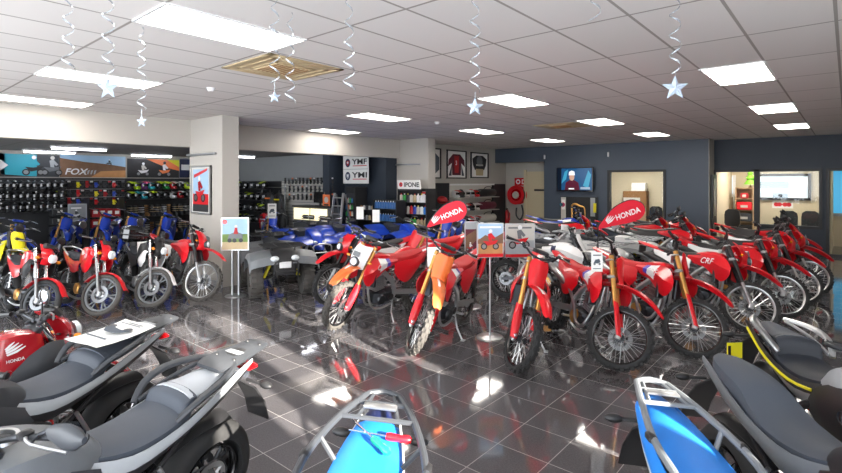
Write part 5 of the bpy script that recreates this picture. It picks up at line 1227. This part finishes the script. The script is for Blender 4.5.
# poster stands
def stand_poster(px0, px1, py0, py1, d, base_py, draw, label, base='paper', two=False, m='alu'):
    c = at((px0+px1)/2, (py0+py1)/2, d); w = (px1-px0)/FPX*d; h = (py1-py0)/FPX*d
    e = empty('poster_stand', (c.x, c.y, 0)); e.rotation_euler = (0, 0, CY + (.12 if not two else .1)); z0 = c.z-h/2
    MB().box((0, .012, z0+h/2), (w, .012, h), base).obj('board', e); f = MB()
    for s in (1, -1): f.box((s*w/2, .01, z0+h/2), (.014, .024, h+.014), m); f.box((0, .01, z0+h/2+s*h/2), (w+.014, .024, .014), m)
    f.obj('frame', e); a = Art((-w/2, .004, z0), (1, 0, 0), (0, 0, 1)); draw(a, w, h); a.mb.obj('print', e, sharp=0)
    for x in ((-.055, .055) if two else (0,)): MB().tube([(x, .03, .02), (x, .03, z0+.05)], .022 if two else .012, m, n=10).obj('pole', e)
    MB().lathe([(0, .03), (.05, .028), (.17, .015), (.18, 0), (0, 0)], m, c=(0, .03, 0), ax='z', n=24).obj('base', e)
    return tag(e, label, 'poster stand')
def d_desert(a, w, h): a.rect(0, 0, w, h, 'sand'); a.rect(0, h*.55, w, h, 'skyart', 2); a.pol([(0, h*.5), (w*.3, h*.66), (w*.6, h*.55), (w, h*.72), (w, h*.4), (0, h*.4)], 'dune', 3); a.rect(0, 0, w, h*.1, 'red', 3); rider_art(a, w*.24, h*.22, w*.75, 'red', 'red'); a.rect(w*.08, h*.86, w*.92, h*.92, 'paper', 3)
def d_studio(a, w, h): a.rect(0, 0, w, h, 'lightgrey'); a.rect(0, h*.5, w, h, 'offwhite', 2); a.rect(0, 0, w, h*.09, 'red', 3); rider_art(a, w*.24, h*.25, w*.75, 'red', 'grey'); a.rect(w*.1, h*.86, w*.9, h*.91, 'grey', 3)
def d_dark(a, w, h): a.rect(0, 0, w, h, 'maroon'); a.pol([(0, h*.2), (w, h*.5), (w, h*.8), (0, h*.6)], 'dune', 2); a.rect(0, h*.8, w, h, 'lightgrey', 2); rider_art(a, w*.2, h*.2, w*.7, 'card', 'white')
def d_quad(a, w, h): a.rect(0, 0, w, h, 'grassart'); a.rect(0, h*.5, w, h, 'skyart', 2); a.rect(0, 0, w, h*.25, 'tan', 2); a.disc(w*.12, h*.88, w*.09, 'red', 3); [a.disc(w*x, h*.3, w*.08, 'black', 4) for x in (.3, .48, .72)]; a.pol([(w*.22, h*.36), (w*.8, h*.36), (w*.78, h*.5), (w*.55, h*.58), (w*.3, h*.5)], 'grey', 4); a.pol([(w*.45, h*.5), (w*.62, h*.5), (w*.58, h*.7), (w*.5, h*.7)], 'card', 5); a.disc(w*.54, h*.74, w*.05, 'white', 5)
stand_poster(477.5, 503.5, 223.5, 257, 6.4, 345, d_desert, 'poster stand with a red dirt bike in a brown desert')
stand_poster(505, 535, 224, 257, 7.5, 330, d_studio, 'poster stand with a red bike on a pale grey ground')
stand_poster(465, 477, 222, 258, 8.0, 330, d_dark, 'poster stand with a dark red racing picture, half hidden behind the desert one')
stand_poster(222, 248, 218, 250, 8.75, 293, d_quad, 'poster stand with a quad bike in a meadow, before the front pier', two=True)
# teardrop flags on poles
def flag(tip, pts, d, label, rot, wordw):
    p = at(tip[0], tip[1], d); e = empty('teardrop_flag', (p.x, p.y, 0)); e.rotation_euler = (0, 0, CY); k = d/FPX
    P = [((x-tip[0])*k, p.z-(y-tip[1])*k) for x, y in pts]; Q = crom([V3((x, 0, z)) for x, z in P], 5, True)
    fl = MB(); n = len(Q); cx = sum(q.x for q in Q)/n; cz = sum(q.z for q in Q)/n
    fl.poly([(q.x, -.006, q.z) for q in Q], 'flagred', (0, .012, 0)); f = fl.obj('sail', e, sharp=0)
    MB().tube([(q.x, 0, q.z) for q in Q[:int(n*.62)]], .008, 'black', n=6).obj('rod', e); MB().tube([(0, 0, .02), (0, 0, p.z)], .010, 'black', n=6).obj('pole', e)
    b = MB().tube([(-.28, -.28, .015), (.28, .28, .015)], .014, 'black', n=6); b.tube([(-.28, .28, .015), (.28, -.28, .015)], .014, 'black', n=6); b.obj('cross_base', e)
    for side in (1, -1):
        a = Art((0, -.007, 0), (1, 0, 0), (0, 0, 1)) if side > 0 else Art((0, .007, 0), (-1, 0, 0), (0, 0, 1))
        if side > 0:
            ox, oz = (wordw[0]-tip[0])*k, p.z-(wordw[1]-tip[1])*k; s = wordw[2]*k
            wing(a, ox, oz-s*.1, s*1.15, 'white', 1, rot=rot+.25); c, q = cos(rot), sin(rot)
            tw = max(v[0] for v in text_mesh('HONDA', 0., .035)[0]); L = wordw[3]*k
            a.text('HONDA', ox+c*s*1.6, oz+q*s*1.6, s, 'white', 1, bold=.035, rot=rot, wide=L/(tw*s))
        a.mb.v and a.mb.obj('lettering', e, sharp=0)
    return tag(e, label, 'flag')
flag((427, 227), [(427, 227), (434, 215), (444, 205.5), (456, 200.5), (464, 203), (467, 210), (464, 217.5), (456, 221.5), (440, 224)], 6.9, 'red teardrop flag with white lettering above the left pack of bikes', radians(22), (434, 223, 5.2, 23))
flag((598, 228.5), [(598, 228.5), (606, 216), (616, 206), (630, 200), (641, 202.5), (645, 210), (641, 218), (630, 222.5), (612, 226)], 8.15, 'red teardrop flag with white lettering before the office window', radians(20), (608, 223.5, 5.6, 26))
# ------------------------------------------------------------------ jersey wall
def d_j1(a, w, h): a.rect(0, 0, w, h, 'paper'); a.pol([(w*.28, h*.12), (w*.72, h*.12), (w*.74, h*.55), (w*.93, h*.42), (w*.9, h*.66), (w*.68, h*.86), (w*.32, h*.86), (w*.1, h*.66), (w*.07, h*.42), (w*.26, h*.55)], 'maroon', 2); a.pol([(w*.4, h*.2), (w*.6, h*.2), (w*.62, h*.8), (w*.38, h*.8)], 'card', 3); a.pol([(w*.1, h*.1), (w*.24, h*.1), (w*.26, h*.5)], 'ink', 3); a.pol([(w*.9, h*.1), (w*.76, h*.1), (w*.74, h*.5)], 'ink', 3); a.text('3', w*.43, h*.48, h*.16, 'white', 4, bold=.03)
def d_j2(a, w, h): a.rect(0, 0, w, h, 'paper'); a.pol([(w*.24, h*.32), (w*.76, h*.32), (w*.86, h*.5), (w*.9, h*.75), (w*.68, h*.88), (w*.32, h*.88), (w*.1, h*.75), (w*.14, h*.5)], 'blackpanel', 2); a.pol([(w*.3, h*.1), (w*.7, h*.1), (w*.72, h*.36), (w*.28, h*.36)], 'tan', 3); a.disc(w*.5, h*.66, w*.17, 'grey', 3); a.rect(w*.3, h*.48, w*.7, h*.54, 'offwhite', 3)
def d_j0(a, w, h): a.rect(0, 0, w, h, 'paper'); a.pol([(w*.2, h*.15), (w*.8, h*.3), (w*.8, h*.7), (w*.2, h*.85)], 'ink', 2)
for px0, px1, py0, py1, dr, l in ((433.5, 440.5, 148, 178.5, d_j0, 'framed picture half hidden behind the far pier'), (446.5, 466, 149.5, 178.5, d_j1, 'framed maroon race jersey on the grey wall'), (470.5, 488, 152, 178, d_j2, 'framed black race jersey on the grey wall')):
    o = banner('framed_jersey', px0, px1, py0, py1, -10.36, 'paper', l, dr); o['category'] = 'framed jersey'
    bd = [c for c in o.children if c.name.startswith('board')][0]; w, h = bd.dimensions.y, bd.dimensions.z; f = MB(); vs = [v.co for v in bd.data.vertices]; w = max(v.y for v in vs)*2; h = max(v.z for v in vs)
    for s in (1, -1): f.box((.01, s*(w/2-.02), h/2), (.05, .04, h), 'black'); f.box((.01, 0, h/2+s*(h/2-.02)), (.05, w, .04), 'black')
    f.obj('frame', o)
def xbox(name, px0, px1, py0, py1, X, th, m, label, cat):
    y0, y1 = onX(px0, 0, X).y, onX(px1, 0, X).y; z1 = onX((px0+px1)/2, py0, X).z; z0 = max(0, onX((px0+px1)/2, py1, X).z)
    return tag(MB().box((X-th/2, (y0+y1)/2, (z0+z1)/2), (th, y1-y0, z1-z0), m, b=.01).obj(name, sharp=0), label, cat), y0, y1, z0, z1
xbox('divider', 436.5, 449.5, 183, 250, -10.26, .1, 'blackpanel', 'black display panel left of the gear shelving on the grey wall', 'panel'); xbox('divider', 493.5, 505.5, 184, 250, -10.26, .1, 'blackpanel', 'black display panel right of the gear shelving on the grey wall', 'panel')
ya, yb = onX(450, 0, -10.3).y, onX(493, 0, -10.3).y; zt = onX(470, 184.5, -10.3).z
e = empty('gear_shelving', (-10.38, (ya+yb)/2, 0)); w = yb-ya
MB().box((.02, 0, zt/2), (.04, w, zt), 'offwhite').obj('back_panel', e); MB().box((.06, 0, zt), (.12, w+.1, .06), 'white').obj('top_trim', e)
zsh = [onX(470, y, -10.1).z for y in (197.5, 211, 224, 238)]
for z in zsh: MB().box((.2, 0, z-.012), (.34, w, .024), 'offwhite').obj('shelf_board', e)
tag(e, 'white gear shelving on the grey wall below the framed jerseys', 'shelving')
for r, z in enumerate(zsh):
    for i in range(9):
        y = ya+(w)*(i+.5)/9
        if i < 5:
            c = ['white', 'lightgrey', 'black', 'red', 'offwhite'][(i*2+r) % 5]; helmet(-10.18, y, z, 0, c, ['red', 'black', 'white'][(i+r) % 3], i % 2 == 0, f'helmet, {ORD[i]} from left on the {["top", "second", "third", "lowest"][r]} white gear shelf', 'helmets on the white gear shelving')
    kind = [('duffel_bag', 'black', 'black duffel bag on the top white gear shelf'), ('duffel_bag', 'maroon', 'dark red duffel bag on the second white gear shelf'), ('duffel_bag', 'offwhite', 'pale duffel bag on the third white gear shelf'), ('duffel_bag', 'darkgrey', 'grey duffel bag on the lowest white gear shelf')][r]
    b = MB().tube([(0, -w*.2, .15), (0, -w*.17, .15), (0, w*.17, .15), (0, w*.2, .15)], [.10, .15, .15, .10], kind[1], n=12, flat=.95); o = b.obj(kind[0], loc=(-10.17, ya+w*.76, z)); MB().tube([(.05, -w*.1, .27), (.08, -w*.06, .36), (.08, w*.06, .36), (.05, w*.1, .27)], .014, 'black', n=6, smooth=3).obj('handle', o); tag(o, kind[2], 'bag', 'bags on the white gear shelving')
p = onX(442, 200, -10.2); e = empty('cap', (-10.2, p.y, p.z)); MB().ball((0, 0, 0), (.17, .2, .13), 'card', n=14, k=8).obj('crown', e); MB().sheet([[(x, w2*q, -.02-.03*q*q) for q in (-1, -.5, 0, .5, 1)] for x, w2 in ((.1, .17), (.22, .16), (.32, .1))], .01, 'card').obj('brim', e); MB().box((-.1, 0, 0), (.2, .03, .03), 'black').obj('peg', e); tag(e, 'dark red cap on a peg before the black panel', 'cap')
# hose reel corner
YE = YP
p = onY(516, 195, YE-.25); e = empty('fire_hose_reel', (p.x, YE, p.z)); R = .37
MB().lathe([(R, -.30), (R, -.27), (R*.62, -.26), (R*.62, -.08), (R, -.07), (R, -.04)], 'red', n=30).lathe([(0, -.25), (R*.64, -.25)], 'deepred', n=30).lathe([(R*.62, -.24), (R*.86, -.24), (R*.86, -.10), (R*.62, -.10)], 'darkgrey', n=30, closed=True).obj('drum', e)
MB().lathe([(0, -.33), (.12, -.33), (.14, -.28), (.14, -.27)], 'offwhite', n=20).obj('hub', e); MB().box((0, -.05, 0), (.14, .08, .5), 'red').obj('bracket', e); MB().tube([(.2, -.17, -.38), (.25, -.15, -.7), (.12, -.14, -.95), (-.05, -.14, -.8), (-.05, -.12, -.5)], .03, 'darkgrey', n=7, smooth=4).obj('hose', e)
tag(e, 'red fire hose reel on the wall at the end of the passage', 'hose reel')
p = onY(507.5, 214, YE-.12); e = empty('fire_extinguisher', (p.x, YE-.15, p.z-.35)); MB().lathe([(0, 0), (.085, 0), (.09, .03), (.09, .40), (.05, .50), (.03, .52), (0, .52)], 'red', ax='z', n=16).obj('cylinder', e); MB().box((0, -.03, .55), (.04, .14, .05), 'black', b=.01).tube([(0, -.05, .53), (.09, -.08, .45), (.10, -.06, .2)], .012, 'black', n=6, smooth=3).obj('valve', e); MB().box((0, .11, .25), (.1, .08, .3), 'red').obj('bracket', e); tag(e, 'red fire extinguisher on the wall below the hose reel', 'fire extinguisher')
p = onY(521, 182, YE); e = empty('hose_sign', (p.x, YE-.01, p.z)); a = Art((-.28, 0, -.14), (1, 0, 0), (0, 0, 1)); a.rect(0, 0, .56, .3, 'red', 0); a.disc(.16, .15, .10, 'white', 1); a.disc(.16, .15, .05, 'red', 2); a.rect(.32, .06, .5, .24, 'white', 1); a.rect(.36, .1, .46, .2, 'red', 2); a.mb.obj('plate', e, sharp=0); tag(e, 'red fire hose sign on the wall above the hose reel', 'sign')
# ------------------------------------------------------------------ television wall
pa, pb = onY(557.5, 191, 16.5), onY(594, 167.5, 16.5); w = pb.x-pa.x; h = onY(575, 167.5, 16.5).z-onY(575, 191.5, 16.5).z; zc = onY(575, 191.5, 16.5).z
e = empty('television', ((pa.x+pb.x)/2, 16.58, zc)); MB().box((0, -.13, h/2), (w, .07, h), 'blackgloss', b=.01).obj('casing', e); MB().box((0, -.05, h/2), (.3, .1, .3), 'black').obj('wall_bracket', e)
a = Art((-w/2+.04, -.166, .05), (1, 0, 0), (0, 0, 1)); W, Hh = w-.08, h-.08; a.rect(0, 0, W, Hh, 'scr_blue', 0); a.rect(0, 0, W*.12, Hh, 'scr_dark', 1); a.pol([(W*.12, Hh*.3), (W*.22, Hh*.85), (W*.32, Hh*.95), (W*.26, Hh*.5)], 'scr_teal', 1); a.pol([(W*.75, Hh*.2), (W*.9, Hh*.9), (W*.98, Hh*.7), (W*.9, Hh*.1)], 'scr_teal', 1)
a.pol([(W*.22, 0), (W*.25, Hh*.34), (W*.36, Hh*.46), (W*.50, Hh*.46), (W*.62, Hh*.34), (W*.66, 0)], 'scr_maroon', 2); a.disc(W*.43, Hh*.60, W*.075, 'scr_skin', 3, ry=Hh*.17); a.pol([(W*.34, Hh*.68), (W*.35, Hh*.84), (W*.43, Hh*.9), (W*.51, Hh*.84), (W*.52, Hh*.68)], 'scr_white', 4); a.rect(W*.34, Hh*.03, W*.5, Hh*.09, 'scr_white', 4); a.rect(W*.68, Hh*.04, W*.95, Hh*.14, 'scr_grey', 3); a.mb.obj('screen', e, sharp=0)
tag(e, 'wall television showing a person in a maroon shirt and pale cap', 'television')
pa, pb = onY(560, 232, 16.5), onY(597, 197, 16.5); w = pb.x-pa.x; zb, zt = onY(578, 226, 16.5).z, onY(578, 197, 16.5).z; h = zt-zb
e = empty('notice_board', ((pa.x+pb.x)/2, 16.58, zb)); MB().box((0, -.02, h/2), (w, .04, h), 'blackpanel').obj('board', e); a = Art((-w/2, -.04, 0), (1, 0, 0), (0, 0, 1))
a.rect(.02, h*.12, .20, h*.98, 'offwhite', 1); a.rect(.04, h*.55, .17, h*.9, 'paper', 2); a.rect(w-.24, h*.35, w-.08, h*.98, 'lightgrey', 1); a.rect(w*.45, h*.2, w*.58, h*.48, 'offwhite', 1); a.rect(w-.14, h*.48, w-.04, h*.8, 'yellow', 2); a.disc(.09, h*.72, .08, 'pink', 3); a.disc(.04, h*.72, .06, 'teal', 3); a.mb.obj('notices', e, sharp=0); tag(e, 'black notice board with pinned papers below the television', 'board')
p = onY(572, 226, 15.9); e = empty('trophy_hook', (p.x, 15.9, 0)); zt = onY(572, 204, 15.9).z; MB().tube([(0, 0, .02), (0, 0, zt*.78), (.0, 0, zt-.05), (.12, 0, zt), (.28, 0, zt-.06), (.42, 0, zt-.12), (.44, 0, zt-.45), (.36, 0, zt-.5)], [.035, .03, .03, .035, .03, .02, .02, .015], 'gold', n=8, smooth=4).obj('column', e); MB().lathe([(0, .04), (.2, .03), (.22, 0), (0, 0)], 'darkmetal', ax='z', n=20).obj('base', e); tag(e, 'gold bent hook stand before the black notice board', 'stand')
for px, py, l in ((545, 157, 'small white sensor on the blue wall left of the television'), (608.5, 154.5, 'small white sensor on the blue wall above the office window')):
    p = onY(px, py, YT); tag(MB().box((p.x, YT-.03, p.z), (.05, .06, .16), 'white', b=.012).obj('wall_sensor'), l, 'sensor', 'white sensors on the blue wall')
# ------------------------------------------------------------------ offices behind the glass
def added_light(x, y, s, label): e = empty('ceiling_light', (x, y, 2.72)); MB().box((0, 0, -.006), (s, s, .012), 'diffuser').obj('diffuser', e); MB().box((0, 0, -.002), (s+.06, s+.06, .008), 'white').obj('frame', e); tag(e, label, 'ceiling light', 'added office lights')  # unseen glowing panel, added to brighten the rooms behind the glass
added_light(-6.0, 18.4, 1.3, 'added unseen light panel brightening the office behind the television wall'); added_light(-2.0, 18.6, 1.2, 'added unseen light panel brightening the right hand office'); added_light(.9, 18.6, .6, 'added unseen light panel brightening the room at the right edge')
YO = 20.15
p0, p1 = onY(625.5, 240, YO), onY(649, 191, YO); w = p1.x-p0.x; zt = onY(637, 191, YO).z
e = empty('office_cupboard', ((p0.x+p1.x)/2, YO-.16, 0)); MB().box((0, 0, zt/2), (w, .3, zt), 'brown', b=.01).obj('body', e); MB().box((-.1, -.16, zt-.45), (w*.7, .02, .4), 'offwhite').obj('notice', e)
for s in (1, -1): MB().box((s*w/4, -.16, zt*.32), (w/2-.04, .02, zt*.6), 'wood').obj('door', e)
tag(e, 'brown office cupboard seen through the window by the flag', 'cupboard')
p = onY(632, 197, 19.6); e = empty('paper_stack', (p.x+.15, YO-.17, zt+.005)); [MB().box((0.01*((i*7) % 3-1), 0, .03+.05*i), (.5, .25, .045), 'paper').obj('tray', e) for i in range(6)]; tag(e, 'stack of white paper trays in the office', 'paper trays')
def chair(px, py, Y, label, m='black'):
    p = onY(px, py, Y); e = empty('office_chair', (p.x, Y, 0)); MB().box((0, 0, .48), (.5, .48, .09), m, b=.03).obj('seat', e); MB().sheet([[(x, .22+.04*cos(x*5), z) for x in (-.22*w3, -.11*w3, 0, .11*w3, .22*w3)] for z, w3 in ((.6, .8), (.7, 1), (.95, 1), (1.08, .9), (1.14, .5))], .06, m).obj('backrest', e); MB().tube([(0, 0, .1), (0, 0, .45)], .03, 'steel', n=8).obj('column', e)
    for i in range(5): a = i*2*pi/5; MB().tube([(0, 0, .1), (.28*cos(a), .28*sin(a), .05)], .02, 'black', n=5).obj('foot', e)
    MB().tube([(0, .2, .48), (0, .28, .6), (0, .27, .8)], .02, 'black', n=5).obj('back_post', e); return tag(e, label, 'chair', 'office chairs')
chair(654, 215, 18.6, 'office chair seen through the window by the flag'); chair(788, 218, 18.2, 'dark office chair behind the right hand window sill'); chair(810, 210, 18.5, 'black office chair at the right end of the right hand window'); chair(731, 225, 18.2, 'dark chair just inside the open office door')
p = onY(656, 222, 17.4)
# exterior window of the right office, poster, red sign, bookcase
p0, p1 = onY(757.5, 200, YO), onY(809.5, 174, YO); w = p1.x-p0.x; z0, z1 = onY(783, 199, YO).z, onY(783, 175, YO).z; h = z1-z0
e = empty('window_3', ((p0.x+p1.x)/2, YO+.04, z0)); struct(e); f = MB()
for s in (1, -1): f.box((s*w/2, -.04, h/2), (.08, .1, h+.08), 'blackpanel'); f.box((0, -.04, h/2+s*h/2), (w+.08, .1, .08), 'blackpanel')
f.obj('frame', e); a = Art((-w/2, -.02, 0), (1, 0, 0), (0, 0, 1)); a.rect(0, 0, w, h, 'screenbright', 0); a.rect(w*.05, h*.45, w*.62, h*.72, 'scr_grey', 1); a.rect(w*.62, h*.5, w, h*.9, 'scr_white', 1); a.rect(0, h*.28, w*.6, h*.42, 'scr_pale', 2); a.rect(w*.3, h*.05, w*.6, h*.24, 'scr_grey', 2); a.disc(w*.45, h*.14, h*.08, 'scr_dark', 3); a.mb.obj('daylight_pane', e, sharp=0)
p0, p1 = onY(772, 208, YO), onY(793, 201, YO); w, h = p1.x-p0.x, p1.z-p0.z; e = empty('wall_sign', (p0.x, YO+.04, p0.z)); a = Art((0, 0, 0), (1, 0, 0), (0, 0, 1)); a.mb.box((w/2, .02, h/2), (w, .04, h), 'paper'); [a.disc(w*q, h*.5, h*.28, 'red', 1) for q in (.2, .35, .62, .8)]; a.rect(w*.1, h*.42, w*.9, h*.58, 'red', 2); a.mb.obj('plate', e, sharp=0); tag(e, 'white sign with red marks below the bright office window', 'sign')
p0, p1 = onY(735.5, 240, 19.4), onY(753, 187.5, 19.4); w = p1.x-p0.x; zt = onY(744, 187.5, 19.4).z
e = empty('bookcase', ((p0.x+p1.x)/2, 19.6, 0))
for s in (1, -1): MB().box((s*w/2, 0, zt/2), (.03, .35, zt), 'wood').obj('side_panel', e)
MB().box((0, .17, zt/2), (w, .02, zt), 'wood').obj('back_panel', e); zz = [onY(744, y, 19.4).z for y in (187.5, 198.5, 210, 221.5, 233)]
for z in zz: MB().box((0, 0, z-.015), (w, .35, .03), 'wood').obj('shelf_board', e)
tag(e, 'pale wooden bookcase inside the right hand office', 'bookcase'); bx = (p0.x+p1.x)/2
t = empty('christmas_tree', (bx+.15, 19.55, zz[0])); MB().lathe([(0, .62), (.05, .5), (.09, .46), (.06, .42), (.14, .3), (.09, .26), (.19, .1), (.0, .1)], 'leafgreen', ax='z', n=9).obj('foliage', t); MB().lathe([(0, .0), (.06, 0), (.06, .03), (.02, .04), (.02, .12)], 'brown', ax='z', n=8).obj('stand', t); tag(t, 'small green tabletop christmas tree on the wooden bookcase', 'christmas tree')
for i, (r, c, l) in enumerate(((1, 'card', 'small red ornament on the second bookcase shelf'), (2, 'red', 'wide red box on the third bookcase shelf'), (3, 'darkgrey', 'grey box on the fourth bookcase shelf'), (4, 'black', 'black box on the lowest visible bookcase shelf'))):
    o = MB().box((0, 0, .13 if i else .09), (.42 if i else .2, .25, .26 if i else .18), c, b=.02).box((0, -.126, .12 if i else .09), (.2 if i else .1, .004, .08), 'offwhite').obj('storage_box', loc=(bx, 19.5, zz[r])); tag(o, l, 'box', 'boxes on the bookcase')
p0 = onY(726, 200, 19.9); e = empty('window_4', (p0.x, 20.15, onY(726, 207, 19.9).z)); struct(e); MB().box((0, 0, .45), (.5, .06, 1.3), 'white').obj('frame', e); MB().box((0, -.035, .75), (.34, .01, .6), 'screenbright').obj('daylight_pane', e); MB().box((0, -.035, .1), (.34, .01, .5), 'wood').obj('lower_pane', e)
p0 = onY(836, 208, 20.1); e = empty('window_5', (p0.x, 20.15, onY(836, 215, 19.9).z)); struct(e); MB().box((0, 0, .8), (.56, .06, 1.7), 'lightgrey').obj('frame', e); MB().box((0, -.035, .8), (.42, .01, 1.5), 'bluelit').obj('daylight_pane', e)
# ------------------------------------------------------------------ things lying on the foreground bikes
def on_bike(o, root, loc, rot=(0, 0, 0)):
    bpy.context.view_layer.update(); Mx = root.matrix_world @ Matrix.Translation(loc) @ Matrix.Rotation(rot[1], 4, 'Y') @ Matrix.Rotation(rot[2], 4, 'Z') @ Matrix.Rotation(rot[0], 4, 'X')
    o.matrix_world = Mx
e = empty('printed_sheet'); MB().sheet([[(x, y, .006*sin(y*16)+.012*(x/.2)**2) for y in (-.15, -.09, -.03, .03, .09, .15)] for x in (-.21, -.1, 0, .1, .21)], .002, 'paper').obj('paper', e)
a = Art((.17, .13, .018), (-1, 0, 0), (0, -1, 0)); a = Art((-.10, .12, .02), (0, -1, 0), (1, 0, 0)); a.pol([(.02, .05), (.05, .10), (.10, .12), (.18, .12), (.22, .07), (.19, .04), (.1, .06)], 'ink', 1); a.disc(.05, .04, .03, 'darkgrey', 1); a.disc(.2, .04, .03, 'darkgrey', 1); a.rect(.03, .20, .21, .215, 'ink', 1); a.rect(.03, -.04, .21, -.03, 'grey', 1); a.rect(.03, -.06, .16, -.05, 'grey', 1); a.mb.obj('print', e, sharp=0)
tag(e, 'white printed sheet with a bike picture lying on the grey passenger seat', 'paper sheet'); on_bike(e, F1, (-.60, 0, .985), (0, .05, 0))
for (h, hn, tx, ty, rz, l) in (('bgreen', 'green', -.68, .0, .8, 'screwdriver with a green handle lying on the blue seat'), ('red', 'red', -.71, .05, 1.5, 'screwdriver with a red handle lying on the blue seat')):
    e = empty('screwdriver'); MB().lathe([(0, 0), (.014, .003), (.017, .02), (.014, .06), (.018, .095), (.010, .11), (0, .11)], h, ax='x', n=10).obj('handle', e); MB().tube([(-.16, 0, 0), (.005, 0, 0)], .004, 'chrome', n=6).obj('shaft', e)
    tag(e, l, 'screwdriver', 'screwdrivers on the blue seat'); on_bike(e, F4, (tx, ty, .934), (0, .15, rz))
for grp in (list(HP.values()), list(GP.values()), BP):
    for o in grp:
        for c in list(o.children): bpy.data.objects.remove(c)
        bpy.data.objects.remove(o)
# ------------------------------------------------------------------ daylight, camera
w = bpy.data.worlds.new('World'); SC.world = w; w.use_nodes = True
nt = w.node_tree; bg = nt.nodes['Background']
bg.inputs[0].default_value = (.90, .95, 1.0, 1); bg.inputs[1].default_value = SKY
sl = bpy.data.lights.new('sun', 'SUN'); sl.energy = SUN; sl.angle = radians(.6); sl.color = (1, .93, .82)
so = bpy.data.objects.new('sun', sl); COL.objects.link(so)
so.rotation_euler = V3((-1, .168, -tan(radians(SUNEL))*1.02)).to_track_quat('-Z', 'Y').to_euler()
cam = bpy.data.cameras.new('camera'); cam.sensor_width = 36; cam.lens = 36*FPX/842; cam.shift_y = -(236.5-HZ)/842; cam.clip_start = .05
co = bpy.data.objects.new('camera', cam); COL.objects.link(co); co.location = (0, 0, CAMH)
co.rotation_euler = (radians(90), 0, atan2(SS, CC)); SC.camera = co
SC.view_settings.view_transform = 'Standard'; SC.view_settings.look = 'None'; SC.view_settings.gamma = 1; SC.view_settings.use_curve_mapping = False
SC.view_settings.exposure = EXPO
SC.cycles.max_bounces = 8; SC.cycles.diffuse_bounces = 4; SC.cycles.glossy_bounces = 4; SC.cycles.transparent_max_bounces = 12
SC.cycles.sample_clamp_indirect = 8
